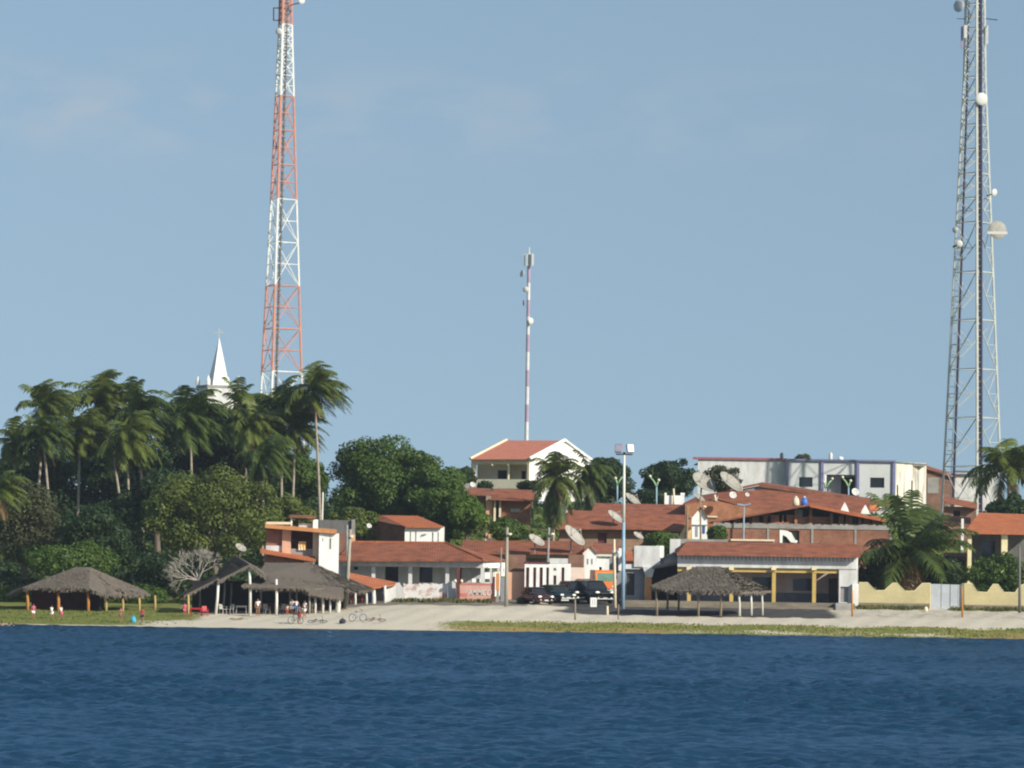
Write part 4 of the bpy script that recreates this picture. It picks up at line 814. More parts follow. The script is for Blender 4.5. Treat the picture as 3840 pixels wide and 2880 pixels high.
# ------------------------------------------------------------------ houses on the slope
R = bthing('tank_house', 'brick house with white slit-windowed front wall and red roof in front of the round tree', 'house', 1450, 2060, 462)
slabpx(R, 'roof', [(1430,1932,468), (1567,1934,468), (1664,1974,459), (1520,1974,459)], TILE2, .14); slabpx(R, 'roof', [(1430,1932,468), (1400,1950,466), (1518,1974,459.1)], TILE3, .12)
facade(R, 'front_wall', 1518, 459.5, 1666, 459.5, 1974, 2040, WHITE, [(1537,1541,1994,2034,'slit_window',SHUT), (1557,1561,1992,2034,'slit_window',SHUT), (1620,1625,1996,2034,'slit_window',SHUT), (1641,1645,1996,2034,'slit_window',SHUT)], t=.3, down=2)
mb = MB(); p = W(1590, 2008, 459.4)
for a, b in (((-.22,-.12),(-.18,.1)), ((-.18,.1),(0,.08)), ((0,.08),(.06,.16)), ((.06,.16),(.28,.10)), ((.1,.0),(.12,.1)), ((-.02,-.02),(.02,.08))): mb.tube([p + Vector((a[0], 0, a[1])), p + Vector((b[0], 0, b[1]))], .035, 5)
mb.build('wall_emblem', GREYW, R)
mb = MB(); mb.slab([W(1402,1950,466), W(1430,1934,468), W(1518,1974,459.6), W(1518,2050,459.6), W(1402,2050,466)], .25, (.3, 1, 0)); mb.build('side_wall', BRICK, R)

GH12 = 'houses with red tile roofs in the middle of the slope'
R = bthing('tile_roof_house', 'brown brick house with wide two-tier red roof behind the big satellite dish', 'house', 2300, 2040, 476, GH12)
slabpx(R, 'lower_roof', [(2086,1979,473), (2415,1981,473), (2555,1985,473), (2585,1932,481), (2128,1912,481)], TILE, .16); slabpx(R, 'upper_roof', [(2212,1937,482), (2604,1941,482), (2610,1893,490), (2230,1886,490)], TILE, .16); slabpx(R, 'rear_roof', [(2230,1886,490), (2610,1893,490), (2610,1930,498), (2230,1925,498)], TILE3, .16)
MB().tube([W(2240,1938,481.4), W(2596,1940,481.4)], .11, 6).build('gutter', CONC, R)
facade(R, 'wall', 2096, 474.2, 2412, 474.2, 1984, 2060, mat_brick('tan_brick', (.36, .21, .13), (.28, .15, .10), (.30, .24, .18)), [(2242,2275,1998,2037,'window',MAROON), (2176,2180,1986,2040,'',DARK)], t=.3, down=3); facade(R, 'side_wall', 2412, 474.6, 2560, 474.6, 1988, 2060, DGREY, [(2340+80,2440,2000,2060,'',DARK)], t=.3, down=3)
MB().tube([W(2408,1984,473.2), W(2552,1988,473.2)], .1, 6).build('eave_board', CREAM, R)
R = bthing('tall_gable_house', 'bright white narrow gable house with small blue window behind a wooden pole', 'house', 2620, 2030, 466)
mb = MB(); mb.slab([W(u, v, 463) for u, v in ((2594,1940), (2629,1900), (2652,1938), (2652,2070), (2594,2070))], .4, (0, 1, 0)); mb.build('gable_wall', WHITE, R)
pbox(R, 'window', 2608, 2617, 1975, 2013, 462.96, .1, SHUT); pbox(R, 'window', 2634, 2644, 1973, 2001, 462.96, .1, mat('blue_window', (.05, .10, .28), .4)); pbox(R, 'ledge', 2592, 2654, 1965, 1969, 462.8, .3, DIRTY)
slabpx(R, 'roof', [(2629,1897,462.7), (2588,1944,462.7), (2588,1944,474), (2629,1897,474)], TILE, .12); slabpx(R, 'roof', [(2629,1897,462.7), (2655,1940,462.7), (2655,1940,474), (2629,1897,474)], TILE, .12)
R = bthing('yellow_gable_house', 'pale orange gable wall tucked left of the tall white gable house', 'house', 2565, 2030, 466); mb = MB(); mb.slab([W(u, v, 465) for u, v in ((2544,2015), (2572,1968), (2592,1985), (2592,2070), (2544,2070))], .3, (0, 1, 0)); mb.build('gable_wall', mat('apricot_plaster', (.74, .50, .26), .85, var=.08), R)
pbox(R, 'window', 2568, 2575, 1995, 2018, 464.96, .1, GREYW); pbox(R, 'side_wall', 2498, 2544, 2000, 2070, 465.4, .3, CREAM, 1)

# hilltop house
CREAMW = mat('warm_cream_plaster', (.84, .78, .60), .85, var=.05, fine=.03)  # cream plaster, brightened to stand in for sunlight on the balcony front
R = bthing('hilltop_house', 'two storey cream house with red roof and open balcony on the hilltop', 'house', 1985, 1850, 552)
A, B = (1766, 552.4), (1984, 548.5)
slabpx(R, 'roof', [(1764,1722,552.1), (1986,1722,548.0), (2118,1652,554.2), (1900,1651,558.5)], PINK, .12); slabpx(R, 'roof', [(2118,1652,554.2), (1900,1651,558.5), (2000,1724,567), (2222,1728,560.5)], PINK, .12)
MB().tube([W(1763,1720,552.1), W(1900,1649,558.5)], .17, 6).build('verge', CREAM, R); MB().tube([W(1986,1720,547.8), W(2118,1650,554.0), W(2222,1728,560.3)], .2, 6).build('verge', WHITE, R)
facade(R, 'front_wall', A[0], A[1], B[0], B[1], 1719, 1900, CREAM, [(1781,1976,1739,1797,'',DARK)], t=.3, down=1)
facade(R, 'balcony_parapet', 1782, 551.9, 1975, 548.55, 1797, 1832, CREAMW, t=.15)
pts = [W(1984,1722,548.5), W(2118,1652,554.4), W(2217,1727,560), W(2217,1880,560), W(1984,1880,548.5)]; mb = MB(); mb.slab(pts, .3, (-.3, 1, 0)); mb.build('gable_wall', WHITE, R)
facade(R, 'inner_wall', 1790, 555.0, 1990, 551.4, 1730, 1800, CREAMW, [(1866,1901,1763,1796,'window',WINDOW), (1955,1972,1766,1800,'door',DARK)], t=.2)
facade(R, 'partition', 1910, 550.2, 1917, 553.2, 1735, 1800, CREAMW, t=.15); facade(R, 'ceiling_beam', 1782, 552.6, 1976, 549.0, 1738, 1743, PALEY, t=.2)
for u, Y in ((1848, 550.9), (1907, 549.85)): pbox(R, 'bracket', u-4, u+4, 1738, 1746, Y-.15, .3, PALEY)
pbox(R, 'left_wing', 1766, 1781, 1739, 1830, 553.0, 4, PALEY, 1)

R = bthing('slope_brick_house', 'brick house with red roof and white columns below the hilltop house', 'house', 1920, 1960, 508)
slabpx(R, 'roof', [(1840,1870,505), (2010,1876,505), (2004,1838,512), (1850,1832,512)], TILE, .14); slabpx(R, 'roof', [(1738,1852,506), (1846,1856,506), (1840,1832,512), (1760,1828,512)], TILE3, .14)
facade(R, 'wall', 1880, 506.5, 1990, 506.5, 1874, 1990, BRICK, [(1914,1952,1906,1920,'window',DIRTY)], t=.3, down=2); facade(R, 'side_wall', 1742, 507, 1822, 507, 1852, 1990, BRICK3, t=.3, down=2); pbox(R, 'pillar', 1822, 1847, 1872, 1990, 506.4, .4, SALMON, 2)
for u in (1855, 1875): pbox(R, 'column', u-4, u+4, 1868, 1990, 506, .3, CREAM)
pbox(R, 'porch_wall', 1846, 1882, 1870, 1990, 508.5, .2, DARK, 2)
pbox(R, 'grey_block', 1705, 1760, 1812, 1845, 516, 3, CONC, 3)

# white building
R = bthing('white_building', 'large white flat-fronted building with violet pilasters on the hill', 'building', 3160, 1890, 556)
facade(R, 'front_wall', 2953, 555, 3350, 555, 1727, 1925, COOLW, [(2996,3047,1789,1826,'window',WINDOW), (3095,3208,1780,1925,'',DARK), (3263,3316,1791,1829,'window',WINDOW)], t=.3, down=1)
facade(R, 'left_wall', 2616, 556.2, 2953, 556.2, 1722, 1925, DIRTY, t=.3, down=1); facade(R, 'right_wing', 3356, 554.9, 3473, 558, 1735, 1925, STREAK, t=.3, down=1)
for u0, u1 in ((2949,2955), (3078,3088), (3212,3222), (3347,3358)): pbox(R, 'pilaster', u0, u1, 1726, 1925, 554.75, .4, PURPLE, 1)
pbox(R, 'coping', 2600, 2955, 1716, 1724, 555.9, 1.2, mat('violet_coping', (.30, .10, .13), .7)); pbox(R, 'coping', 2949, 3356, 1723, 1729, 554.6, 1.2, PURPLE); slabpx(R, 'coping', [(3354,1733,554.7), (3476,1740,557.8), (3476,1738,559), (3354,1731,556)], DGREY, .12)
facade(R, 'recess_wall', 3088, 557.2, 3215, 557.2, 1770, 1925, GREYW, [(3153,3207,1790,1870,'door',DARK)], t=.2, down=1); pbox(R, 'recess_pier', 3092, 3099, 1780, 1870, 554.98, 2, WHITE); pbox(R, 'roof', 2620, 3470, 1738, 1742, 556.6, 14, CONC)
for i, (u0, u1, v0, v1) in enumerate(((3108,3122,1696,1722), (3142,3162,1712,1724), (2925,2938,1697,1718))): R2 = bthing('roof_tank', ('tall pink-white tank on the roof of the white building', 'low white box on the roof of the white building', 'dark vent standing on the left roof of the white building')[i], 'tank', (u0+u1)/2, v1, 560); R2.location.z = W(u0, v1, 560).z; ORG[R2] = Vector(R2.location); mb = MB(); c = W((u0+u1)/2, v1+3, 560); rr_ = m_((u1-u0)/2, 560); h = m_(v1-v0+3, 560); mb.lathe(c, [(rr_*.9, 0), (rr_, h*.1), (rr_, h*.75), (rr_*.6, h*.92), (rr_*.2, h)], 12); mb.build('tank', (DISHW, WHITE, BLACKM)[i], R2, True)
R = bthing('brown_brick_house', 'brown brick house with sloping roof edge right of the white building', 'house', 3520, 1880, 560)
mb = MB(); mb.slab([W(u, v, 560) for u, v in ((3474,1756), (3565,1784), (3580,1790), (3580,1930), (3474,1930))], .3, (0, 1, 0)); mb.build('wall', BRICK3, R); slabpx(R, 'roof', [(3470,1752,559.6), (3585,1788,559.6), (3585,1780,570), (3470,1744,570)], TILE3, .2); pbox(R, 'plaster_patch', 3478, 3520, 1790, 1850, 559.95, .06, CONC)
R = bthing('small_white_house', 'white walled house behind the grey tower', 'house', 3650, 1860, 562); facade(R, 'wall', 3577, 562, 3740, 562, 1774, 1900, DIRTY, t=.3, down=2); slabpx(R, 'roof', [(3572,1776,561.6), (3745,1778,561.6), (3745,1768,570), (3572,1764,570)], DGREY, .15)
R = bthing('lower_brick_house', 'brick house with low red roof edge under the grey tower', 'house', 3600, 1900, 500); slabpx(R, 'roof', [(3540,1880,500), (3665,1905,500), (3665,1885,508), (3540,1862,508)], TILE, .14); facade(R, 'wall', 3540, 501, 3660, 501, 1900, 1990, BRICK3, [(3575,3600,1915,1945,'window',DARK)], t=.3, down=2); slabpx(R, 'lower_roof', [(3520,1968,470), (3640,1972,470), (3640,1938,478), (3530,1934,478)], TILE3, .14); pbox(R, 'white_pier', 3605, 3614, 1945, 1995, 469, .4, WHITE, 2)

# big weathered roofs
yv = lambda v: 482 + (1940-v)*.15
R = bthing('weathered_roof_house', 'broad weathered red roof with brown brick gable below the white building', 'house', 2900, 1930, 490)
slabpx(R, 'roof', [(u, v, yv(v)) for u, v in ((2880,1926), (2690,1872), (2700,1846), (2862,1836), (3170,1868), (3335,1893), (3320,1905), (3180,1932))], TILE, .15)
slabpx(R, 'roof', [(2560,1888,482.4), (2682,1871,482.4), (2700,1846,497), (2620,1858,497)], TILE, .15)
slabpx(R, 'upper_roof', [(2846,1813,502), (3350,1888,502), (3345,1880,512), (2860,1808,512)], TILE3, .35); slabpx(R, 'upper_roof', [(2846,1813,502), (2700,1842,502), (2720,1838,512), (2860,1808,512)], TILE3, .2)
mb = MB(); mb.slab([W(u, v, 502.4) for u, v in ((2846,1822), (3340,1896), (3340,1920), (2760,1880), (2720,1846))], .3, (0, 1, 0)); mb.build('upper_gable', GREYW, R)
mb = MB(); mb.slab([W(u, v, 482) for u, v in ((2570,1892), (2680,1876), (2890,1924), (2890,2000), (2570,2000))], .3, (0, 1, 0)); mb.build('gable_wall', BRICK2, R)
MB().tube([W(2652,1938,481.9), W(2690,1939,481.9)], .1, 5).build('ledge', CREAM, R); post(R, 'finial', 2680, 1855, 2681, 1873, 482, .12, CREAM)
R = bthing('open_brick_shelter', 'brick pillared open shelter with wide gable roof above the long brick wall', 'building', 3000, 1965, 474)
a0, a1, a2 = W(2676,1955,471.5), W(3037,1890,471.5), W(3325,1948,471.5); bk = Vector((0, 9, 0))
MB().slab([a0, a1, a1+bk, a0+bk], .18).build('roof', TILE3, R); MB().slab([a1, a2, a2+bk, a1+bk], .3).build('roof', TILE2, R)
facade(R, 'wall', 2762, 473.4, 3300, 473.4, 1932, 1975, BRICK2, [(2776,2807,1938,1960,'',DARK), (2846,2862,1934,1959,'',DARK), (2878,2890,1934,1959,'',DARK), (2922,2933,1930,1959,'',DARK), (2939,2950,1930,1959,'',DARK), (2985,3030,1925,1938,'',DARK), (3048,3110,1925,1938,'',DARK), (3124,3146,1930,1962,'',DARK), (3164,3172,1930,1962,'',DARK), (3196,3238,1930,1963,'',DARK), (3262,3272,1940,1962,'',DARK), (3286,3294,1940,1962,'',DARK)], t=.25)
mb = MB(); mb.slab([W(u, v, 476.5) for u, v in ((2700,1955), (3037,1893), (3310,1948), (3310,1985), (2700,1985))], .2, (0, 1, 0)); mb.build('inner_wall', DARK, R)  # near-black sheet fills the open gable to paint the shade under the roof
for u, v in ((2759,1945), (2827,1928), (2985,1905), (3040,1900), (3118,1912), (3225,1930)): pbox(R, 'pillar', u-5, u+5, v, 1970, 473, .35, BRICK2)
pbox(R, 'board', 2990, 3010, 1912, 1938, 473.6, .1, SHUT)
R = bthing('long_brick_wall', 'long brick wall with grey concrete band above the pillared building roof', 'wall', 3010, 2037, 470)
facade(R, 'wall', 2716, 470, 3345, 470, 1984, 2060, BRICK, [(2926,2997,1989,2036,'opening',DARK)], t=.25, down=3); mb = MB(); rr = random.Random(8)
for i in range(66): u = 2676 + i*10.3; bx(mb, u, u+10.2, 1965 + (u-3010)*.014 + rr.uniform(-2, 3), 1983.5 + (u-3010)*.014, 469.9, .42)
mb.build('concrete_band', CONC, R)
for u in (2719, 2880, 3046, 3208, 3340): pbox(R, 'concrete_column', u-4, u+4, 1983, 2045, 469.93, .3, CONC, 2)
mb = MB(); mb.slab([W(u, v, 469.96) for u, v in ((2924,1987), (2950,1990), (2968,1998), (2982,2024), (2992,2028), (2988,2036), (2966,2034), (2948,2012), (2935,2006), (2934,2036), (2924,2036))], .08, (0, 1, 0)); mb.build('torn_sheet', WHITE, R)

# church
R = bthing('church_tower', 'white church tower with pointed spire and cross behind the palms', 'church', 820, 1600, 562)
ap = W(820, 1266, 562); zb = W(820, 1446, 562).z; c = W(818, 1446, 562); s = m_(63, 562)/2*1.03; ph = math.radians(22.5)
cor = []
for k in range(4):
    a = ph + math.radians(-135 + 90*k); cor.append((c.x + s*1.414*math.cos(a), 562 + s*1.414*math.sin(a), zb))
mb = MB(); mb.add(cor + [(c.x+.05, 562, ap.z)], [(0,1,4),(1,2,4),(2,3,4),(3,0,4),(3,2,1,0)]); mb.build('spire', WHITE, R)
zt = zb; z0 = gz(c.x, 562); cp = lambda k, h0, h1: MB().slab([(c.x + (p[0]-c.x)*k, 562 + (p[1]-562)*k, h1) for p in cor], h1-h0)
cp(2.0, zt-.3, zt).build('ledge', CONC, R); cp(1.9, z0, zt-.302).build('tower_body', DIRTY, R)
for i, p in enumerate(cor): 
    x, y = c.x + (p[0]-c.x)*1.85, 562 + (p[1]-562)*1.85; mb = MB(); mb.lathe((x, y, zt), [(.26, 0), (.26, .6), (.2, .7), (.17, .8), (.03, 1.15)], 8); mb.build('pinnacle', WHITE, R)
mb = MB(); t_ = ap; mb.tube([t_ - Vector((0, 0, .1)), t_ + Vector((0, 0, 1.1))], .045, 6); mb.tube([t_ + Vector((-.55, 0, .55)), t_ + Vector((.55, 0, .55))], .045, 6)
for sx_ in (-1, 1): mb.tube([t_ + Vector((sx_*.55, 0, .55)), t_ + Vector((0, 0, 1.0)), ], .02, 5)
mb.build('cross', STEELG, R)
# ------------------------------------------------------------------ lattice towers and mast
def ladder_interp(tab, v): return float(np.interp(v, [a for a, _ in tab], [b for _, b in tab]))
def lattice(root, cen, rad, ang, Y, levels, colour, leg_r, br_r, xbrace):
    def leg(k, v):
        p = W(ladder_interp(cen, v), v, Y); r = m_(ladder_interp(rad, v), Y); a = math.radians(ang[k]); return p + Vector((r*math.sin(a), r*math.cos(a), 0))
    sec = {}; band = 0; lastk = None
    for i in range(len(levels)-1):
        v0, v1 = levels[i], levels[i+1]; key = colour((v0+v1)/2); band += (key is not lastk); lastk = key; mb = sec.setdefault((band, key), MB())
        for k in range(3):
            a0, a1 = leg(k, v0), leg(k, v1); b0, b1 = leg((k+1) % 3, v0), leg((k+1) % 3, v1)
            mb.tube([a0, a1], leg_r*(1.15 if ang[k] in (192.3, 180) else 1), 6, False)
            big = (a0-a1).length > 3
            mb.tube([a1, b1], br_r, 5, False); am, bm = (a0+a1)/2, (b0+b1)/2
            if xbrace: mb.tube([a1, b0], br_r*1.1, 5, False); mb.tube([b1, a0], br_r*.8, 5, False); mb.tube([am, bm], br_r*.75, 5, False)
            else:
                f, g = (k, (k+1) % 3)
                if ang[g] == 180: f, g = g, f
                F1, G0, G1 = leg(f, v1), leg(g, v0), leg(g, v1); mb.tube([F1, G0], br_r*1.15, 5, False); dm = (F1+G0)/2; gm = (G0+G1)/2
                mb.tube([dm, gm], br_r*.7, 4, False); mb.tube([dm, G1], br_r*.7, 4, False)
                if big: q = F1.lerp(G0, .75); mb.tube([q, gm], br_r*.6, 4, False); mb.tube([q, G0.lerp(G1, .25)], br_r*.6, 4, False)
    for (_, key), mb in sec.items(): mb.build('lattice_section', key, root)
    return leg
def dish_part(root, name, u, v, Y, rad, axis, mt, deep=.25, back=True):
    p = W(u, v, Y); ax = Vector(axis).normalized(); mb = MB(); mb.lathe(p, [(.02, -deep*rad*1.4), (rad*.6, -deep*rad*1.2), (rad*.97, -deep*rad*.2), (rad, 0), (rad*.98, .03), (rad*.5, .07), (.02, .1)], 18, ax); return mb.build(name, mt, root, True)
R = bthing('telecom_tower', 'tall red and white banded lattice tower behind the palm grove', 'tower', 1045, 1700, 600)
cen1 = [(-200, 1070), (90, 1067), (696, 1057.5), (1394, 1045), (1800, 1038)]; rad1 = [(-200, 24), (60, 27.5), (130, 30), (696, 54.5), (1394, 88.9), (1800, 109)]
red1 = lambda v: STEELR if (1071 < v < 1394 or 360 < v < 748 or v < 92) else STEELW
lv = [1720, 1555, 1394, 1232.5, 1071, 909.5, 748, 618, 489, 360, 283, 225, 173, 130, 92, 50, 8, -34, -76, -120, -160]
lg = lattice(R, cen1, rad1, (312.3, 192.3, 72.3), 600, lv, red1, .135, .062, True)
mb = MB(); mb.tube([lg(1, v) + Vector((m_(14, 600), .6, 0)) for v in (1720, 1000, 360, 90, -150)], .16, 6)
for v in range(-140, 1600, 22): a = lg(1, v) + Vector((m_(6, 600), .35, 0)); mb.tube([a, a + Vector((.6, 0, 0))], .03, 4, False)
mb.build('cable_ladder', DGREY, R)
dish_part(R, 'drum_antenna', 1046, 118, 598.5, .45, (-.3, -1, 0), DISHW); dish_part(R, 'drum_antenna', 1131, 3, 598.5, .45, (.5, -1, 0), DISHW)
mb = MB(); a, b = W(1026, 30, 599), W(1026, 76, 599); mb.tube([W(1062, 30, 600), a, b, W(1062, 76, 600)], .1, 5); mb.build('antenna_bracket', BLACKM, R); mb = MB(); mb.tube([W(1066, 32, 600), W(1094, 18, 599.5), W(1128, 10, 599)], .09, 5); mb.build('antenna_bracket', STEELR, R); mb = MB()
mb.tube([W(1030, 525, 600), W(1026, 530, 599), W(1026, 548, 599), W(1045, 550, 600)], .06, 5); mb.build('antenna_bracket', BLACKM, R)

R = bthing('telecom_tower', 'grey galvanised lattice tower with many dishes at the right', 'tower', 3650, 1950, 540)
cen3 = [(-200, 3660.5), (0, 3658.5), (1567, 3653), (2000, 3650)]; rad3 = [(-200, 38), (0, 41), (300, 47), (1567, 113), (2000, 136)]
lv = [1985, 1750, 1567, 1385, 1200, 1020, 835, 743, 651, 560, 468, 380, 289, 198, 106, 15, -76, -160]
lg = lattice(R, cen3, rad3, (300, 180, 60), 540, lv, lambda v: STEELG, .13, .062, False)
mb = MB(); mb.tube([lg(1, v) + Vector((m_(17, 540), .5, 0)) for v in (1985, 1000, 0, -160)], .17, 6); mb.build('feeder_cables', CABLE, R)
mb = MB(); mb.tube([lg(1, v) + Vector((m_(5, 540), .45, 0)) for v in (1985, 1000, 0, -160)], .13, 6); mb.build('cable_tray', DGREY, R); mb = MB(); mb.tube([lg(1, v) + Vector((m_(11, 540), .6, 0)) for v in (1985, 1000, 0, -160)], .14, 6); mb.build('feeder_cables', BLACKM, R)
mb = MB(); mb.tube([lg(0, v).lerp(lg(1, v), .34) + Vector((0, .9, 0)) for v in (1985, 1000, 400, 0, -160)], [.15, .14, .12, .1, .1], 6); mb.build('feeder_cables', CABLE, R)
mb = MB(); mbl = MB()
for v in range(-150, 1980, 24): a = lg(1, v) + Vector((-.02, .2, 0)); mb.tube([a, a + Vector((m_(14, 540), .1, 0))], .03, 4, False)
for v in range(-150, 1980, 40): a = lg(0, v).lerp(lg(1, v), .25) + Vector((0, .5, 0)); b = lg(0, v).lerp(lg(1, v), .08) + Vector((0, .3, 0)); mbl.tube([a, b], .035, 4, False)
mb.tube([lg(1, v) + Vector((-.02, .2, 0)) for v in (1985, 1000, 0, -160)], .04, 4); mb.build('ladder', STEELG, R); mbl.tube([lg(0, v).lerp(lg(1, v), .25) + Vector((0, .5, 0)) for v in (1985, 1000, 0, -160)], .04, 4); mbl.build('ladder', STEELG, R)
dish_part(R, 'drum_antenna', 3680, 371, 538, .74, (.15, -1, 0), DISHW); dish_part(R, 'drum_antenna', 3729, 722, 539, .45, (.9, -1, -.2), DISHW); dish_part(R, 'drum_antenna', 3597, 914, 538, .42, (-.1, -1, 0), DISHW)
dish_part(R, 'drum_antenna', 3582, 862, 539, .36, (-.6, -1, 0), STEELG); dish_part(R, 'drum_antenna', 3596, 22, 539, .74, (-.8, -1, .1), mat('grey_dish', (.40, .44, .46), .5)); dish_part(R, 'drum_antenna', 3741, 862, 539, 1.08, (.25, -1, .1), DISHG)
mb = MB(); mb.box(*[W(3703, 866, 537.6).x, W(3778, 866, 537.6).x], 537.6, 537.8, W(3741, 878, 537.6).z, W(3741, 868, 537.6).z); mb.build('dish_brace', DISHW, R)
mb = MB(); bx(mb, 3616, 3626, 94, 142, 538.6, .3); mb.build('panel_antenna', DISHW, R); mb = MB(); bx(mb, 3604, 3612, 95, 180, 539, .3); mb.build('panel_antenna', STEELP, R)
mb = MB(); bx(mb, 3696, 3706, 95, 165, 540, .3); mb.build('panel_antenna', STEELG, R)
for a_, b_, r__ in (((3697,70,540),(3740,75,539),.06), ((3588,70,539.5),(3622,71,540),.05), ((3575,926,539),(3598,916,538.4),.14), ((3700,735,539.5),(3730,725,539),.07)): MB().tube([W(*a_), W(*b_)], r__, 5).build('antenna_bracket', BLACKM, R)

R = bthing('antenna_mast', 'slim violet and white banded antenna mast behind the hilltop house', 'mast', 1975, 1800, 620)
mu_ = lambda v: 1974.6 + (1640-v)*.0135; bd = [1720, 1651, 1582, 1517, 1450, 1388, 1320, 1255, 1188, 1124.5, 1061, 997, 950, 927]
MASTW = mat('mast_white', (.58, .58, .58), .6, var=.08)
MASTP = mat('mast_violet', (.36, .27, .37), .6, var=.08)
for i in range(13):
    a, b = bd[i], bd[i+1]; wr = (.26 - i*.004) if i < 11 else (.2 if i == 11 else .09)
    MB().tube([W(mu_(a), a, 620), W(mu_(b), b, 620)], wr, 10).build('mast_section', MASTP if (i % 2 == 0 and i > 0) and i < 11 or i == 10 else MASTW, R)
for u, w in ((1966, 5), (1977, 5), (1990, 4), (1998, 7)): mb = MB(); bx(mb, u-w/2, u+w/2, 951, 997, 619.2 + (u % 3)*.3, .3); mb.build('panel_antenna', DISHW if u > 1994 else STEELG, R)
dish_part(R, 'drum_antenna', 1958, 1025, 619.3, .5, (-1.0, -.6, .25), DISHW); dish_part(R, 'drum_antenna', 1971, 1085, 619.2, .40, (-.35, -1, 0), DISHW); dish_part(R, 'drum_antenna', 1964, 1136, 619.3, .40, (-1, -.25, 0), STEELP); dish_part(R, 'drum_antenna', 1991, 1204, 619.3, .45, (.7, -.8, 0), DISHW)

# ------------------------------------------------------------------ poles and lamps
R = bthing('floodlight_pole', 'tall blue and white pole with twin floodlights beside the parked cars', 'lamp post', 2338, 2280, 421)
g = onground(2336, 2280, 421); tp = W(2341, 1706, 421); md = g.lerp(tp, .56)
MB().tube([g - Vector((0, 0, .3)), md], [.17, .145], 10).build('pole_base', BLUEP, R, True); MB().tube([md, tp], [.145, .10], 10).build('pole_top', mat('white_pole_paint', (.66, .67, .60), .6, var=.08), R, True)
mb = MB(); mb.tube([tp + Vector((-.75, 0, .05)), tp + Vector((.75, 0, .05))], .06, 6); mb.tube([tp, tp + Vector((0, 0, .25))], .12, 8); mb.build('crossbar', BLACKM, R)
for sx_ in (-1, 1):
    c = tp + Vector((sx_*.52, -.1, .58)); mb = MB(); mb.box(-.31, .31, -.16, .16, -.38, .38); mb.xform(Matrix.Translation(c) @ Matrix.Rotation(sx_*.35, 4, 'Z') @ Matrix.Rotation(-.25, 4, 'X')); h = mb.build('floodlight', STEELP if sx_ < 0 else mat('floodlight_grey', (.34, .32, .34), .6), R)
    mb = MB(); mb.box(-.25, .25, -.175, -.163, -.3, .3); mb.xform(Matrix.Translation(c) @ Matrix.Rotation(sx_*.35, 4, 'Z') @ Matrix.Rotation(-.25, 4, 'X')); mb.build('lens', mat('floodlight_lens', (.42, .42, .46), .2, spec=.5), h)
def upole(label, ut, vt, ub, vb, Y, r, mt=POLEC, arm=None, name='utility_pole', group='poles along the shore'):
    g = W(ub, vb, Y); g.z = min(g.z, gz(g.x, Y)) if vb < 2400 else g.z; R = thing(name, label, 'pole', tuple(g), group); t_ = W(ut, vt, Y)
    MB().tube([g - Vector((0, 0, .3)), g.lerp(t_, .5), t_], [r*1.2, r, r*.8], 9).build('shaft', mt, R, True)
    if arm: p = W(*arm, Y - .3); mb = MB(); mb.tube([p + Vector((-.25, .3, -.1)), p], .035, 5); mb.ell(p + Vector((.1, 0, 0)), (.2, .13, .12), 10, 6); mb.build('lamp', LAMPH, R, True)
    return R
upole('leaning concrete pole with small lamp in front of the thatched bar roof', 1314, 1985, 1297, 2292, 420, .17, arm=(1313, 2012))
upole('straight concrete pole with lamp at the left end of the salmon wall', 1902, 1978, 1898, 2290, 421, .16, arm=(1908, 2003))
upole('grey concrete pole rising behind the slit-window house', 2059, 1978, 2050, 2190, 440, .12, CONC, arm=(2068, 2003))
upole('pale short pole between the orange truck and the floodlight pole', 2303, 2022, 2307, 2288, 422, .13, CREAM, arm=(2310, 2072))
upole('thin dark pole at the right edge in front of the yellow wall', 3823, 2046, 3824, 2298, 424, .12, DGREY)
upole('dark wooden pole left of the tall white gable house', 2578, 1898, 2576, 2030, 461, .12, WOOD, group='poles among the hill houses')
upole('wooden pole with lamp in front of the tall white gable house', 2626, 1862, 2632, 2030, 461, .10, WOOD, arm=(2638, 1900), group='poles among the hill houses')
upole('thin grey post beside the verandah hip roof', 1880, 2052, 1878, 2170, 437, .06, CONC)
upole('short dark stake on the sand left of the white board', 2157, 2248, 2157, 2328, 406, .075, WOOD, name='stake', group='stakes in the sand')
upole('thin pale stake at the grass edge right of the floodlight pole', 2320, 2265, 2318, 2326, 407, .05, WOOD, name='stake', group='stakes in the sand')
upole('stubby pale bollard by the step left of the floodlight pole', 2278, 2272, 2278, 2304, 411, .10, CREAM, name='bollard', group='stakes in the sand')
upole('orange goal post in front of the end of the pillared building', 3195, 2212, 3197, 2312, 414, .085, POSTO, name='goal_post', group='orange goal posts')
upole('orange goal post in front of the right edge of the metal gate', 3606, 2196, 3610, 2318, 414, .085, POSTO, name='goal_post', group='orange goal posts')
upole('white pole on the slope above the brick balcony house', 1211, 1846, 1206, 1905, 470, .1, POSTW, group='poles among the hill houses')
upole('weathered short pole behind the palm near the brick slope house', 1302, 1968, 1303, 2000, 440, .12, CONC, group='poles among the hill houses')
def street_lamp(label, u, vt, vb, Y, side=0):
    R = bthing('street_lamp', label, 'street lamp', u, vb, Y, 'green twin-arm street lamps'); b = W(u, vb, Y); t_ = W(u, vt, Y)
    MB().tube([b - Vector((0, 0, 1.5)), t_], .09, 8).build('pole', BLUEP, R, True)
    for s_, L, h in ((-1, .72, .95), (1, .22, .55)):
        if side: s_ = -s_
        mb = MB(); e_ = t_ + Vector((s_*L, -.1, h)); mb.tube([t_ - Vector((0, 0, .1)), t_ + Vector((s_*L*.45, 0, h*.55)), e_], [.12, .10, .08], 7); mb.build('arm', GREENP, R, True); mb = MB(); mb.ell(e_ + Vector((0, -.03, .08)), (.17, .16, .16), 10, 7); mb.build('lamp_globe', LAMPH, R, True)
street_lamp('green twin-arm street lamp left of the dark broad tree', 2462, 1822, 1885, 508)
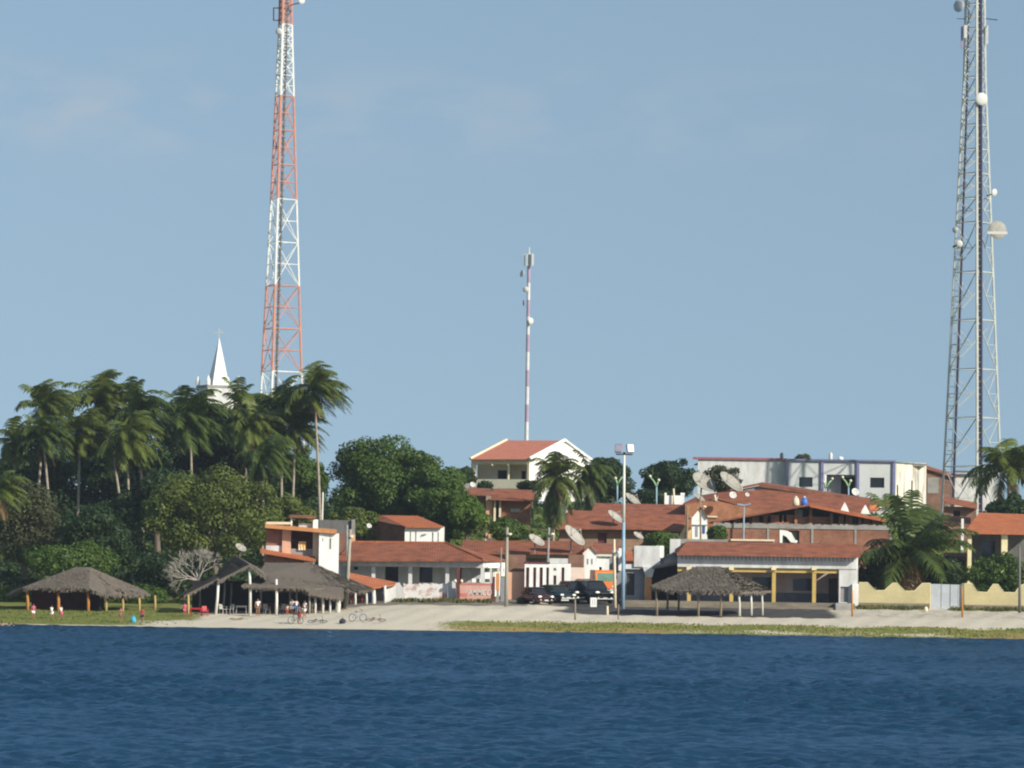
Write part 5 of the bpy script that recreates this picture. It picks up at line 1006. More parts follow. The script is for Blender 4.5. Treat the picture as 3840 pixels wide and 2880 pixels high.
street_lamp('green twin-arm street lamp peeping out behind the floodlight pole', 2315, 1815, 1850, 512, 1)
street_lamp('green twin-arm street lamp at the left edge of the white building doorway', 3097, 1828, 1880, 545, 1)
street_lamp('green twin-arm street lamp in front of the white building doorway', 3182, 1823, 1895, 543)
upole('blue T-shaped pole in front of the weathered brick gable', 2790, 1900, 2788, 1970, 469, .1, mat('pale_blue_paint', (.25, .32, .38), .7), name='t_pole', group='poles among the hill houses')
o = MB().tube([W(2765, 1892, 469), W(2790, 1896, 469), W(2816, 1890, 469)], .11, 6); tp_ = [x for x in COL.objects if x.name.startswith('t_pole')][-1]; o.build('crossarm', bpy.data.materials['pale_blue_paint'], tp_)
for lb, u, v0, v1 in (('dark gate pillar figure left on the streaked wall of the white building', 3366, 1818, 1890), ('dark lamp standing right on the streaked wall of the white building', 3420, 1802, 1890)): upole(lb, u, v0, u, v1, 548, .1, BLACKM, name='dark_post', group='dark posts by the white building')

# ------------------------------------------------------------------ satellite dishes
def sat(label, u, v, Y, dia, axis, mt, group='satellite dishes on the roofs'):
    p = W(u, v, Y); ax = Vector(axis).normalized(); R = thing('satellite_dish', label, 'satellite dish', (p.x, p.y, p.z - dia*.55), group); r = dia/2; mb = MB(); prof = [(r*.03 + r*k/7, (k/7)**2*r*.30) for k in range(7)] + [(r, r*.30), (r*.985, r*.33)] + [(r*.03 + r*k/7*.98, (k/7)**2*r*.30 + .03) for k in range(6, -1, -1)]
    mb.lathe(p - ax*r*.15, prof, 20, ax); mb.build('bowl', mt, R, True)
    f = p + ax*r*.75; mb = MB()
    for k in range(3):
        a = k*2.1; s_ = ax.cross(Vector((0, 0, 1))).normalized(); u_ = s_.cross(ax); mb.tube([p + ax*r*.14 + (s_*math.cos(a) + u_*math.sin(a))*r*.93, f], max(.016, r*.025), 4)
    mb.lathe(f - ax*.08, [(r*.07, 0), (r*.09, .12), (r*.05, .18)], 8, ax); mb.build('feed_arm', mt, R)
    MB().tube([p - ax*r*.16, p - ax*r*.3 - Vector((0, 0, r*.3)), p - ax*r*.25 - Vector((0, 0, r*1.3))], [r*.06, r*.06, r*.06], 6).build('mast', CONC, R)
UP = (.42, -.62, .75); UR = (.55, -.28, .80)
sat('big oval white dish on the roof left of the brown brick house window', 2150, 2012, 453, 2.6, (.66, -.36, .66), DISHB)
sat('grey mesh dish on the slope, left one of the large pair under the white building', 2637, 1812, 500, 2.9, (.50, -.55, .72), DISHG)
sat('grey mesh dish on the slope, right one of the large pair under the white building', 2738, 1812, 500, 3.1, (.58, -.38, .72), DISHG)
sat('white dish on the long red roof left of the grey concrete pole', 2010, 2028, 452, 1.75, (.50, -.42, .78), DISHB)
sat('white dish at the left end of the long red roof by the bushes', 1834, 2032, 462, 1.0, (.3, -.6, .8), DISHB)
sat('grey slanted dish on the lower tile roof beside the floodlight pole', 2305, 1940, 474, 1.9, (.58, -.34, .76), DISHB)
sat('grey slanted dish at the ridge right behind the floodlight pole', 2371, 1876, 492, 2.0, (.58, -.34, .76), DISHG)
sat('small white dish against the dark palm left of the red tile roofs', 2113, 1913, 470, .85, (.3, -.9, .45), DISHW)
sat('small bright white dish on the weathered roof between the grey mesh dishes', 2748, 1857, 480, .78, (.3, -.9, .45), DISHW)
sat('small white dish right of the bright dish on the weathered roof', 2802, 1855, 481, .45, (.3, -.9, .45), DISHW)
sat('pale dish hanging low under the eave right of the floodlight pole', 2393, 2010, 460, 1.15, (.5, -.4, .8), DISHB)
sat('white dish in front of the white building beside the street lamp', 3207, 1845, 530, .9, (.3, -.9, .4), DISHW)
sat('white dish low on the tree slope right of the grey stained wall', 1384, 1972, 452, .5, (.3, -.8, .5), DISHW)
sat('grey mesh dish on the roof edge left of the brick balcony house', 902, 2055, 428, 1.1, (.45, -.5, .75), DISHG)
sat('mesh dish above the tall white gable house beside the wooden pole', 2620, 1868, 480, 1.4, (.5, -.3, .85), DISHG)
sat('white dish on the brick slope house roof by the hilltop house', 1772, 1818, 514, .65, (.3, -.8, .5), DISHW)
# roof-top water tanks and walls
R = bthing('low_white_wall', 'small white crenellated wall with post behind the red tile roofs', 'wall', 2530, 1890, 494); R.location.z = W(2530, 1890, 494).z; ORG[R] = Vector(R.location)
pbox(R, 'wall', 2492, 2566, 1858, 1884, 494, .4, WHITE, 1); pbox(R, 'merlon', 2492, 2500, 1848, 1858, 494, .4, WHITE); pbox(R, 'merlon', 2552, 2568, 1848, 1858, 494, .4, WHITE); post(R, 'post', 2526, 1832, 2526, 1890, 493.7, .1, CREAM)
for i, (u, v, mt, lb) in enumerate(((2984, 1876, CREAM, 'cream water jar on the ridge of the open brick shelter'), (3016, 1877, mat('blue_tank', (.05, .16, .50), .4), 'blue water tank on the ridge of the open brick shelter'))):
    R = thing('water_tank', lb, 'tank', tuple(W(u, v+14, 480)), 'water tanks on the brown roofs'); c = W(u, v+22, 480); mb = MB(); mb.lathe(c, [(.25, 0), (.40, .15), (.36, .5), (.28, .8), (.12, .9)], 12); mb.build('tank', mt, R, True)
    MB().lathe(c + Vector((0, 0, .9)), [(.16, 0), (.16, .1), (.02, .16)], 10).build('lid', DISHW, R, True)
for i, (u, v) in enumerate(((3168, 1905), (3245, 1912))):
    R = thing('gable_cap', ('left', 'right')[i] + ' one of two small white gable walls standing on the weathered roof', 'wall', tuple(W(u, v, 477)), 'small white gable walls'); mb = MB(); mb.slab([W(u+a, v+b, 477) for a, b in ((0, -22 + i*2), (-14, 4), (-16, 14), (16, 16), (13, 4))], .3, (0, 1, 0)); mb.build('gable', WHITE, R)
R = thing('banner', 'orange and white banner strip lying along the roof edge below the white building', 'banner', tuple(W(3290, 1905, 478))); pbox(R, 'orange_part', 3262, 3298, 1894, 1912, 478, .1, mat('banner_orange', (.62, .20, .08), .8)); pbox(R, 'white_part', 3298.5, 3320, 1895, 1911, 478, .1, WHITE)
# ------------------------------------------------------------------ people
SKIN = mat('brown_skin', (.28, .14, .085), .6, var=.06); HAIR = mat('black_hair', (.012, .010, .009), .7)
CLOTH = {k: mat(k + '_cloth', c, .9, var=.08) for k, c in dict(white=(.80, .80, .78), pink=(.72, .10, .24), red=(.50, .035, .045), blue=(.07, .20, .50), cyan=(.06, .42, .58), sand=(.60, .52, .36), dark=(.04, .04, .055), brown=(.20, .12, .08)).items()}
def skin_mesh(name, V, E, Rr, mt, parent, sub=1):
    me = bpy.data.meshes.new(name); bm = bmesh.new(); sl = bm.verts.layers.skin.verify(); vs = [bm.verts.new(v) for v in V]
    for a, b_ in E: bm.edges.new((vs[a], vs[b_]))
    for v, r in zip(vs, Rr): v[sl].radius = (r, r)
    vs[0][sl].use_root = True; bm.to_mesh(me); bm.free(); me.materials.append(mt)
    o = bpy.data.objects.new(name, me); COL.objects.link(o); o.parent = parent; m = o.modifiers.new('skin', 'SKIN'); m.use_smooth_shade = True
    m.branch_smoothing = .3; o.modifiers.new('sub', 'SUBSURF').levels = sub; o.modifiers['sub'].render_levels = sub; ORG[o] = ORG[parent]; return o
def person(label, u, v, Y, h, top, bottom, pose='stand', yaw=0, seed=1, sink=0, group='people along the shore', at=None):
    g = Vector(at) if at is not None else onground(u, v, Y) - Vector((0, 0, sink)); R = thing('person', label, 'person', tuple(g), group, yaw); r = random.Random(seed); s = h
    hipz, seat = .52, pose == 'sit'
    if seat: hipz = .29
    o = hipz - .52; sw = .09 if pose == 'walk' else .015
    V = [(0, 0, hipz), (0, .005, .63+o), (0, .01, .73+o), (0, .008, .80+o), (0, -.002, .855+o), (0, -.004, .90+o), (0, -.006, .955+o), (0, -.055, .915+o)]; Rr = [.078, .068, .082, .07, .032, .050, .052, .012]
    E = [(0, 1), (1, 2), (2, 3), (3, 4), (4, 5), (5, 6), (5, 7)]
    def addv(p, rad, par): V.append(p); Rr.append(rad); E.append((par, len(V)-1)); return len(V)-1
    arms = {}
    for sd_ in (-1, 1):
        ex = addv((sd_*.105, .01, .805+o), .042, 3)
        if pose == 'hold': el = addv((sd_*.135, -.05, .68+o), .030, ex); wr = addv((sd_*.10, -.17, .62+o), .022, el)
        elif pose == 'out' and sd_ < 0: el = addv((-.20, -.03, .70+o), .030, ex); wr = addv((-.27, -.06, .58+o), .022, el)
        elif seat: el = addv((sd_*.14, -.03, .66+o), .030, ex); wr = addv((sd_*.09, -.15, .56+o), .022, el)
        else: el = addv((sd_*.145, sd_*sw*.5, .655+o), .030, ex); wr = addv((sd_*.155, sd_*sw - .03, .51+o), .022, el)
        pw = Vector(V[wr]); de = (pw - Vector(V[el])).normalized(); pm = pw + de*.035; hd = addv(tuple(pm), .020, wr); si = de.cross(Vector((sd_, .2, 0))).normalized(); arms[sd_] = (ex, el)
        for k in range(4): b0 = pm + si*(k-1.5)*.012 + de*.022; f1 = addv(tuple(b0), .0055, hd); addv(tuple(b0 + de*(.030, .034, .031, .024)[k] + Vector((-sd_*.010, 0, 0))), .0045, f1)
        t1 = addv(tuple(pm + si*.022 - de*.012 + Vector((0, -.006, 0))), .006, hd); addv(tuple(pm + si*.034 + de*.012 + Vector((0, -.01, 0))), .005, t1)
    legs = {}
    for sd_ in (-1, 1):
        hp = addv((sd_*.055, 0, hipz-.035), .066, 0)
        if seat: kn = addv((sd_*.075, -.22, .28), .046, hp); an = addv((sd_*.07, -.21, .05), .026, kn)
        else: kn = addv((sd_*.06, -.015 - sd_*sw*.8, .275), .044, hp); an = addv((sd_*.06, .01 + sd_*sw*-1.4, .045), .025, kn)
        legs[sd_] = (hp, kn); p = V[an]; addv((p[0]+sd_*.012, p[1]-.085, .016), .017, an)
    sc = lambda P: [tuple(c*s for c in p) for p in P]
    skin_mesh('body', sc(V), E, [q*s for q in Rr], SKIN, R)
    def garment(name, ids, ed, mt, add, shrink={}):
        m = {a: i for i, a in enumerate(ids)}; skin_mesh(name, sc([shrink.get(a, V[a]) for a in ids]), [(m[a], m[b_]) for a, b_ in ed], [(Rr[a]+add)*s for a in ids], mt, R)
    (ea, la), (eb, lb) = arms[-1], arms[1]; mid = lambda a, b_, k: tuple(Vector(V[a]).lerp(Vector(V[b_]), k))
    if top: garment('shirt', [0, 1, 2, 3, ea, la, eb, lb], [(0, 1), (1, 2), (2, 3), (3, ea), (ea, la), (3, eb), (eb, lb)], CLOTH[top], .012, {0: (0, 0, hipz+.05), la: mid(ea, la, .55), lb: mid(eb, lb, .55)})
    (ha, ka), (hb, kb) = legs[-1], legs[1]
    if bottom: garment('shorts', [0, ha, ka, hb, kb], [(0, ha), (ha, ka), (0, hb), (hb, kb)], CLOTH[bottom], .014, {ka: mid(ha, ka, .7), kb: mid(hb, kb, .7)})
    mb = MB(); mb.ell((0, .010*s, (.945+o)*s), (.062*s, .066*s, .060*s), 12, 8); mb.v = [(x, max(y, -.035*s) if z < (.955+o)*s else y, z) for x, y, z in mb.v]; mb.build('hair', HAIR, R, True, True)
    for sd_ in (-1, 1): mb = MB(); mb.ell((sd_*.018*s, -.051*s, (.925+o)*s), (.006*s, .004*s, .004*s), 6, 4); mb.build('eye', HAIR, R, True, True); mb = MB(); mb.ell((sd_*.053*s, 0, (.915+o)*s), (.008*s, .012*s, .018*s), 6, 5); mb.build('ear', SKIN, R, True, True)
    mb = MB(); mb.ell((0, -.047*s, (.888+o)*s), (.016*s, .006*s, .005*s), 6, 4); mb.build('mouth', CLOTH['brown'], R, True, True)
    return R
GPZ = 'people along the shore'
person('person in pink top and white shorts standing on the lawn before the thatched hut', 124, 2336, 402, 1.35, 'pink', 'white', 'stand', .2, 1)
person('person in white top walking on the lawn, left of the two by the hut post', 193, 2338, 402, 1.25, 'white', 'white', 'walk', .9, 2)
person('person in pink and white clothes walking on the lawn right of the person in white', 228, 2338, 402, 1.25, 'white', 'pink', 'walk', .9, 3)
person('swimmer with bare shoulders near the left edge, larger one', 6, 2350, 388, 1.6, None, 'dark', 'stand', 0, 4, 0, 'swimmers by the left shore', at=(W(6, 2352, 389).x, 389, -1.22))
person('swimmer with only the head and shoulders showing beside the larger swimmer', 34, 2352, 387, 1.5, None, 'dark', 'stand', .4, 5, 0, 'swimmers by the left shore', at=(W(34, 2352, 388).x, 388, -1.2))
person('swimmer whose dark head alone shows right of the other two swimmers', 50, 2352, 386, 1.5, None, 'dark', 'stand', -.5, 6, 0, 'swimmers by the left shore', at=(W(50, 2352, 387).x, 387, -1.24))
person('bare chested person in brown shorts standing at the water edge left of the cyan bag', 452, 2340, 399.5, 1.3, None, 'brown', 'stand', .3, 7)
person('person in red shirt standing at the water edge right of the cyan bag', 533, 2341, 399.5, 1.25, 'red', 'dark', 'stand', -.3, 8)
person('child in pink swimsuit with one arm out beside the left post of the thatched bar', 692, 2314, 408, 1.25, 'pink', 'pink', 'out', .1, 9)
person('person in white shirt standing at the front of the thatched bar', 966, 2313, 410, 1.60, 'white', 'brown', 'stand', .2, 10)
person('child in white top between the white posts of the thatched bar', 1077, 2308, 411, 1.0, 'sand', 'red', 'stand', 0, 11)
person('person in white shirt left of the person in blue under the thatched bar', 1094, 2306, 412, 1.45, 'white', 'white', 'stand', .5, 12)
person('person in blue shorts and white shirt seen from behind under the thatched bar', 1111, 2306, 411.6, 1.45, 'white', 'blue', 'stand', 2.8, 13)
person('person with grey shirt walking past the thatched bar beside the bicycle', 1142, 2314, 407, 1.55, 'white', 'white', 'walk', -.9, 14)
person('person in red shorts pushing a bicycle at the water edge', 1122, 2344, 400, 1.6, 'dark', 'red', 'hold', 1.2, 15)
person('person in sand coloured shirt sitting under the right end of the thatched bar', 1172, 2306, 414, 1.45, 'sand', 'sand', 'sit', .3, 16)
person('person in brown shirt sitting between the short white posts of the bar', 1203, 2304, 414.6, 1.4, 'brown', 'sand', 'sit', -.2, 17)
person('person in red shirt sitting under the tiled lean-to', 1318, 2286, 428.4, 1.5, 'red', 'sand', 'sit', .2, 18)
person('person in brown shirt sitting beside a white post of the lean-to', 1354, 2284, 428.6, 1.5, 'brown', 'red', 'sit', -.3, 19)

# ------------------------------------------------------------------ bicycles, bags, furniture
def ring(mb, c, r, tr, ax, n=24):
    ax = Vector(ax).normalized(); a = ax.cross(Vector((.3, .2, 1))).normalized(); b_ = ax.cross(a); mb.tube([Vector(c) + (a*math.cos(2*math.pi*k/n) + b_*math.sin(2*math.pi*k/n))*r for k in range(n+1)], tr, 6, False)
def bicycle(label, u, v, Y, yaw, fmat, lying=False, tilt=0):
    g = onground(u, v, Y); R = thing('bicycle', label, 'bicycle', tuple(g), None); Mx = Matrix.Rotation(yaw, 4, 'Z') @ (Matrix.Translation((0, 0, .12)) @ Matrix.Rotation(1.25, 4, 'X') if lying else Matrix.Rotation(tilt, 4, 'X'))
    for x in (-.52, .52):
        mb = MB(); ring(mb, (x, 0, .33), .32, .028, (0, 1, 0)); mb.xform(Mx); w = mb.build('wheel', BLACKM, R, True, True); mb = MB()
        for k in range(6): a = k*math.pi/6; mb.tube([(x+.31*math.cos(a), 0, .33+.31*math.sin(a)), (x-.31*math.cos(a), 0, .33-.31*math.sin(a))], .005, 4)
        mb.xform(Mx); mb.build('spokes', STEELG, w, False, True)
    mb = MB(); P = dict(bb=(-.06, 0, .30), st=(-.20, 0, .80), hd=(.36, 0, .82), fr=(.52, 0, .33), re=(-.52, 0, .33))
    for a, b_ in (('bb','st'), ('st','hd'), ('bb','hd'), ('hd','fr'), ('bb','re'), ('st','re')): mb.tube([P[a], P[b_]], .022, 6)
    mb.xform(Mx); mb.build('frame', fmat, R, True, True)
    mb = MB(); mb.tube([(.36, 0, .82), (.33, 0, 1.0)], .02, 6); mb.tube([(.25, -.28, 1.02), (.34, -.2, 1.0), (.34, .2, 1.0), (.25, .28, 1.02)], .018, 6); mb.xform(Mx); mb.build('handlebar', BLACKM, R, True, True)
    mb = MB(); mb.ell((-.21, 0, .86), (.14, .07, .04), 10, 6); mb.xform(Mx); mb.build('saddle', BLACKM, R, True, True)
bicycle('bicycle held upright by the person at the water edge', 1108, 2346, 399.4, .75, BLACKM)
bicycle('red bicycle lying on the sand near the water', 1408, 2342, 400.8, .1, STEELR, True)
bicycle('grey bicycle lying flat on the sand right of the person with the bicycle', 1188, 2347, 399.6, .2, CONC, True)
bicycle('bicycle with tall handlebar standing on the sand behind the lying red one', 1340, 2338, 402, .5, STEELP, False, .15)
def bag(name, label, u, v, Y, mt, r): 
    g = onground(u, v, Y); R = thing(name, label, 'bag', tuple(g)); mb = MB(); mb.lathe(g, [(r[0]*.8, 0), (r[0], r[1]*.3), (r[0]*.85, r[1]*.7), (r[0]*.4, r[1]*.95), (.03, r[1])], 12); mb.v = [(x, Y + (y-Y)*.7, z + .04*math.sin(x*30)) for x, y, z in mb.v]; mb.build('sack', mt, R, True); mb = MB(); mb.tube([g + Vector((-.1, 0, r[1]*.9)), g + Vector((0, 0, r[1]*1.25)), g + Vector((.1, 0, r[1]*.9))], .02, 5); mb.build('handle', mt, R)
bag('beach_bag', 'cyan bag standing on the sand between the two people at the left shore', 500, 2342, 399.4, CLOTH['cyan'], (.24, .52)); bag('beach_bag', 'dark bag lying on the sand left of the lying bicycles', 1284, 2343, 400.4, CLOTH['dark'], (.30, .40))
def drift(label, u, v, Y, L, rz): 
    g = onground(u, v, Y); R = thing('driftwood', label, 'driftwood', tuple(g), 'driftwood on the sand'); mb = MB(); d_ = Vector((math.cos(rz), math.sin(rz)*.6, 0)); n_ = 7; mb.tube([g + d_*L*(k/6-.5) + Vector((0, 0, .06 + .05*math.sin(k*2.1))) for k in range(n_)], [.03, .09, .11, .10, .12, .08, .03], 7); mb.tube([g + d_*L*.1 + Vector((0, 0, .1)), g + d_*L*.3 + Vector((.1, .2, .3))], [.05, .02], 5); mb.build('branch', WOOD, R)
drift('long thin dark branch on the sand before the thatched bar', 895, 2326, 404.5, 1.7, .3)
def table(label, u, v, Y, mt, grp):
    g = onground(u, v, Y); R = thing('table', label, 'table', tuple(g), grp)
    mb = MB(); mb.box(-.5, .5, -.4, .4, .70, .74); mb.build('tabletop', mt, R, False, True)
    mb = MB(); mb.box(-.48, .48, -.38, .38, .60, .698); mb.build('apron', mt, R, False, True)
    for x in (-.44, .44):
        for y in (-.34, .34): MB().tube([(x, y, 0), (x*.97, y*.97, .60)], .03, 6).build('leg', mt, R, False, True)
def chair(label, u, v, Y, mt, yaw, grp):
    g = onground(u, v, Y); R = thing('plastic_chair', label, 'chair', tuple(g), grp, yaw)
    mb = MB(); mb.box(-.24, .24, -.23, .23, .42, .46); mb.build('seat', mt, R, False, True)
    mb = MB(); mb.slab([(-.24, .22, .462), (.24, .22, .462), (.20, .34, .90), (-.20, .34, .90)], .035, (0, 1, 0)); mb.build('backrest', mt, R, False, True)
    for x in (-.21, .21):
        for y in (-.2, .2): MB().tube([(x*1.12, y*1.12, 0), (x, y, .42)], .025, 6).build('leg', mt, R, False, True)
        MB().tube([(x*1.12, -.2, .42), (x*1.12, -.2, .66), (x*1.1, .25, .68)], .022, 6).build('armrest', mt, R, False, True)
PLR = mat('red_plastic', (.42, .022, .03), .4, var=.08); PLW = mat('shaded_white_plastic', (.40, .40, .38), .45, var=.06)  # white plastic greyed in its colour for the shade under the bar roof
table('red plastic table under the left wing of the thatched bar', 735, 2312, 409, PLR, None); chair('red plastic chair right of the red table', 769, 2312, 409, PLR, .3, None)
GC = 'white plastic chairs in the thatched bar'
for lb, u, v, Y, yw in (('white plastic chair just right of the first white bar post', 836, 2306, 414, .8), ('white plastic chair second to the right of the first white bar post', 862, 2306, 414.4, -.7), ('white plastic chair behind the person in the white shirt', 1000, 2306, 415, .5), ('white plastic chair left of the child in the bar', 1058, 2306, 415, -.4)): chair(lb, u, v, Y, PLW, yw, GC)
table('white plastic table between the white chairs in the bar', 905, 2306, 415, PLW, None)

# ------------------------------------------------------------------ parked vehicles
CARP = {k: mat('car_paint_' + k, c, .22, var=.04, spec=.6, fine=0) for k, c in dict(black=(.014, .014, .017), navy=(.012, .016, .03), teal=(.014, .035, .042), wine=(.07, .018, .022), orange=(.60, .17, .03)).items()}
TYRE = mat('tyre', (.02, .02, .021), .85); RIM = mat('rim', (.35, .35, .36), .35, var=.05); HEADL = mat('headlight_glass', (.80, .80, .66), .15, spec=.8, var=.03); CGLASS = mat('car_glass', (.02, .024, .028), .05, spec=.8, fine=0); GRILLE = mat('grille', (.02, .02, .022), .5); PLATE = mat('number_plate', (.55, .55, .52), .5); CHROME = mat('bright_trim', (.45, .45, .46), .25)
def car(label, u, v, Y, yaw, paint, W_=1.75, L=4.3, H=1.5, belt=.92, kind='car', name='parked_car'):
    g = onground(u, v, Y); R = thing(name, label, kind, tuple(g), 'vehicles parked in the lane', yaw); hw = W_/2; fl = -L/2; gc = .24 if H < 1.6 else .36
    def loft(secs, nm, mt):      # sections along y: (y, half width, z low, z high), rounded cross-section
        mb = MB(); n = 12
        for y, w, zl, zh in secs:
            c = .12*min(1, (zh-zl)/.4)
            for x, z in ((-w+c, zl), (w-c, zl), (w, zl+c), (w*1.01, (zl+zh)/2), (w*.985, zh-c), (w-c*1.4, zh-.02), (w*.4, zh+.015), (-w*.4, zh+.015), (-w+c*1.4, zh-.02), (-w*.985, zh-c), (-w*1.01, (zl+zh)/2), (-w, zl+c)): mb.v.append((x, y, z))
        for i in range(len(secs)-1):
            for k in range(n): mb.f.append((i*n+k, i*n+(k+1) % n, (i+1)*n+(k+1) % n, (i+1)*n+k))
        mb.f.append(tuple(range(n))); mb.f.append(tuple((len(secs)-1)*n+k for k in range(n-1, -1, -1))); return mb.build(nm, mt, R, True, True)
    hood = belt - .06
    loft([(fl, hw*.86, gc+.08, hood-.22), (fl+.10, hw*.95, gc, hood-.12), (fl+.45, hw, gc-.03, hood-.05), (fl+L*.27, hw, gc-.04, hood+.02), (fl+L*.34, hw, gc-.04, belt), (L*.28, hw, gc-.04, belt+.03), (L*.44, hw*.98, gc, belt), (L/2, hw*.9, gc+.1, belt-.1)], 'body', paint)
    b0, b1, t0, t1 = fl+L*.29, L*.44, fl+L*.43, L*.34; w0, w1 = hw*.95, hw*.74; zb, zt = belt-.02, H
    mb = MB(); mb.add([(-w0,b0,zb),(w0,b0,zb),(w0,b1,zb),(-w0,b1,zb),(-w1,t0,zt-.05),(w1,t0,zt-.05),(w1,t1,zt-.05),(-w1,t1,zt-.05)], [(0,1,5,4),(1,2,6,5),(2,3,7,6),(3,0,4,7),(4,5,6,7)]); cab = mb.build('cabin', paint, R, False, True)
    loft([(t0-.12, w1*.92, zt-.075, zt-.045), (t0+.1, w1, zt-.07, zt), (t1-.1, w1, zt-.07, zt), (t1+.12, w1*.92, zt-.08, zt-.04)], 'roof', paint)
    def pane(nm, a, b_, c, d_, off):
        P = [Vector(p) for p in (a, b_, c, d_)]; ce = sum(P, Vector())/4; P = [ce + (p-ce)*.88 + Vector(off) for p in P]; mb = MB(); mb.slab(P, .004, -Vector(off).normalized()); mb.build(nm, CGLASS, R, False, True)
    pane('windscreen', (-w0,b0,zb), (w0,b0,zb), (w1,t0,zt-.05), (-w1,t0,zt-.05), (0, -.012, .008)); pane('rear_window', (w0,b1,zb), (-w0,b1,zb), (-w1,t1,zt-.05), (w1,t1,zt-.05), (0, .012, .006))
    for sx_ in (-1, 1):
        mid0, midt = (b0+b1)/2, (t0+t1)/2
        pane('side_window', (sx_*w0,b0+.12,zb), (sx_*w0,mid0,zb), (sx_*w1,midt,zt-.05), (sx_*w1,t0+.03,zt-.05), (sx_*.012, 0, .004)); pane('side_window', (sx_*w0,mid0,zb), (sx_*w0,b1-.1,zb), (sx_*w1,t1,zt-.05), (sx_*w1,midt,zt-.05), (sx_*.012, 0, .004))
        mb = MB(); mb.ell((sx_*(hw*.70), fl+.05, hood-.20), (hw*.24, .09, .11), 12, 8); mb.build('headlight', HEADL, R, True, True)
        mb = MB(); mb.ell((sx_*(hw+.09), b0+.15, belt+.06), (.10, .06, .075), 10, 6); mb.build('mirror', paint, R, True, True)
        mb = MB(); mb.ell((sx_*hw*.62, fl+.01, gc+.16), (.085, .05, .06), 10, 6); mb.build('fog_lamp', HEADL, R, True, True)
        for y in (fl+L*.19, L*.31):
            rw = .33 if H < 1.6 else .38; mb = MB(); mb.lathe((sx_*(hw-.20), y, rw), [(rw*.6, 0), (rw*.95, .01), (rw, .05), (rw, .17), (rw*.95, .215), (rw*.62, .222)], 20, (sx_, 0, 0)); wh = mb.build('wheel', TYRE, R, True, True); mb = MB(); mb.lathe((sx_*(hw+.004), y, rw), [(.03, .035), (rw*.3, .03), (rw*.62, .0)], 14, (sx_, 0, 0)); mb.build('rim', RIM, wh, True, True)
    mb = MB(); mb.box(-hw*.45, hw*.45, fl-.02, fl+.10, hood-.33, hood-.20); mb.build('grille', GRILLE, R, False, True); mb = MB(); mb.box(-hw*.80, hw*.80, fl-.06, fl+.12, gc+.03, gc+.13); mb.build('bumper', CHROME if H > 1.6 else paint, R, False, True); mb = MB(); mb.box(-.2, .2, fl-.075, fl-.055, gc+.06, gc+.19); mb.build('number_plate', PLATE, R, False, True); return R
car('black off-road car with bright headlights parked right behind the white board', 2226, 2262, 430, .42, CARP['black'], 2.1, 4.9, 2.1, 1.28)
car('dark blue off-road car with dark windscreen parked left of the black one', 2152, 2260, 431.5, .40, CARP['navy'], 1.95, 4.6, 1.98, 1.2)
car('dark teal car parked in the middle of the row', 2088, 2262, 430, .5, CARP['teal'], 1.8, 4.3, 1.66, 1.0)
car('dark wine red car parked at the left end of the row', 2012, 2266, 427, .45, CARP['wine'], 1.75, 4.0, 1.55, .95)
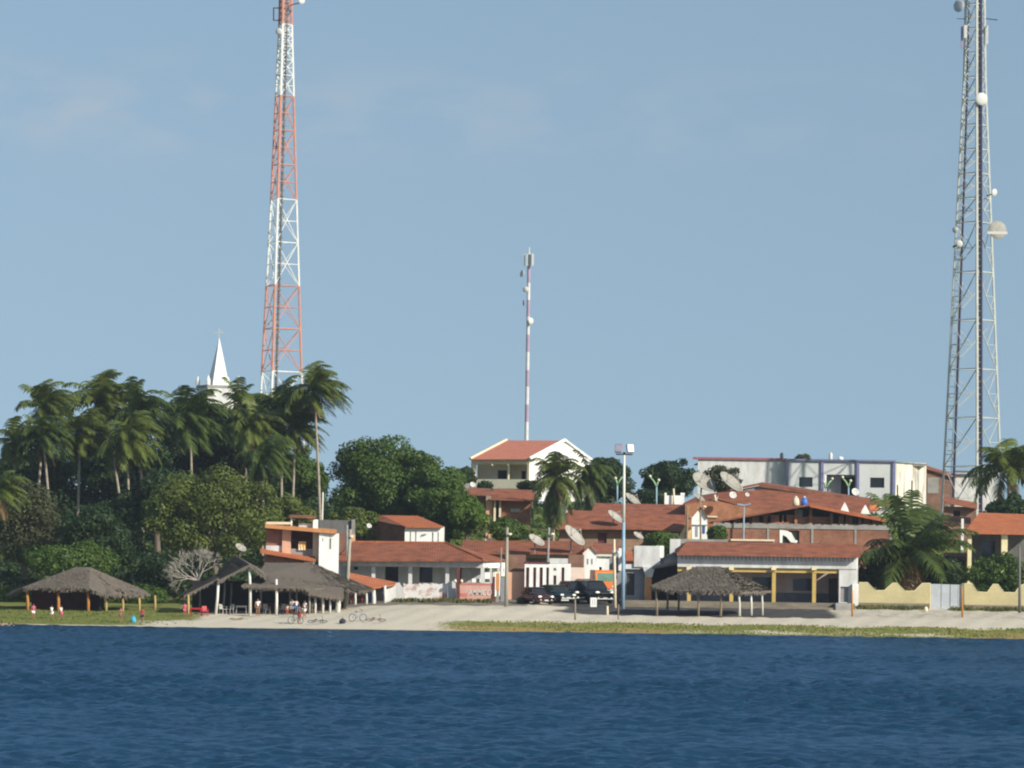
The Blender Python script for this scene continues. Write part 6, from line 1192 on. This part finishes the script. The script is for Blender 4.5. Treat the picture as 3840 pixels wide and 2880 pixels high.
# orange truck behind
def truck():
    g = onground(2258, 2250, 436); g.z += .35; R = thing('orange_truck', 'orange truck whose cab top shows above the black car', 'truck', tuple(g), 'vehicles parked in the lane', .3); mb = MB(); P = CARP['orange']
    mb.slab([(-1.0, -1.1, .6), (-1.0, -1.1, 1.5), (-.95, -.75, 2.35), (-.92, -.55, 2.55), (-.92, .9, 2.55), (-1.0, .95, .6)], 2.0, (1, 0, 0)); mb.build('cab', P, R, False, True)
    mb = MB(); mb.slab([(-.82, -1.125, 1.52), (.82, -1.125, 1.52), (.78, -.80, 2.26), (-.78, -.80, 2.26)], .01, (0, 1, .4)); mb.build('windscreen', mat('truck_glass', (.10, .20, .14), .1, spec=.8), R, False, True)
    mb = MB(); mb.box(-1.05, 1.05, 1.0, 4.4, .9, 1.7); mb.build('cargo_bed', P, R, False, True); mb = MB(); mb.box(-1.0, 1.0, -1.25, -1.05, .5, .8); mb.build('bumper', CHROME, R, False, True)
    for sx_ in (-1, 1):
        mb = MB(); mb.ell((sx_*.7, -1.12, 1.0), (.16, .06, .12), 10, 6); mb.build('headlight', HEADL, R, True, True); mb = MB(); mb.box(sx_*1.12-.06, sx_*1.12+.06, -.9, -.8, 1.7, 2.1); mb.build('mirror', BLACKM, R, False, True)
        for y in (-.3, 3.2): mb = MB(); mb.lathe((sx_*.78, y, .45), [(.25, 0), (.43, .01), (.45, .06), (.45, .2), (.42, .24), (.25, .245)], 18, (sx_, 0, 0)); mb.build('wheel', TYRE, R, True, True)
truck()
R = bthing('white_board', 'white board sign on two short legs standing before the black car', 'sign', 2226, 2280, 416); p = W(2226, 2272, 416); zg = gz(p.x, 416)
pbox(R, 'panel', 2214, 2238, 2241, 2276, 416, .05, WHITE)
for u in (2217, 2235): a = W(u, 2270, 416.08); MB().tube([(a.x, 416.08, zg-.1), (a.x, 416.08, a.z)], .03, 6).build('leg', BLACKM, R)
for u in (2222, 2230): pbox(R, 'slat_gap', u-1, u+1, 2247, 2268, 415.995, .01, SHUT)
tree('leafy_bush', 'dry brown bush at the foot of the salmon wall left of the parked cars', 1938, 1985, 2232, 2275, 428, LF_BROWN, None, 251, 900, .12, 8, cr=(.5, .9), trunk='bush')

# ------------------------------------------------------------------ thin warm-season haze over lake and town
hz = bpy.data.materials.new('haze'); hz.use_nodes = True; t = hz.node_tree; t.nodes.remove(t.nodes['Principled BSDF'])
pv = t.nodes.new('ShaderNodeVolumePrincipled'); pv.inputs['Color'].default_value = (.74, .86, 1.0, 1); pv.inputs['Density'].default_value = 0.0001; pv.inputs['Anisotropy'].default_value = .2
t.links.new(pv.outputs[0], t.nodes['Material Output'].inputs['Volume'])
o = MB().box(-1700, 1700, -30, 1560, -3.5, 88).build('haze', hz); tag(o, kind='stuff', label='thin pale haze in the air over the lake and the town', cat='haze')
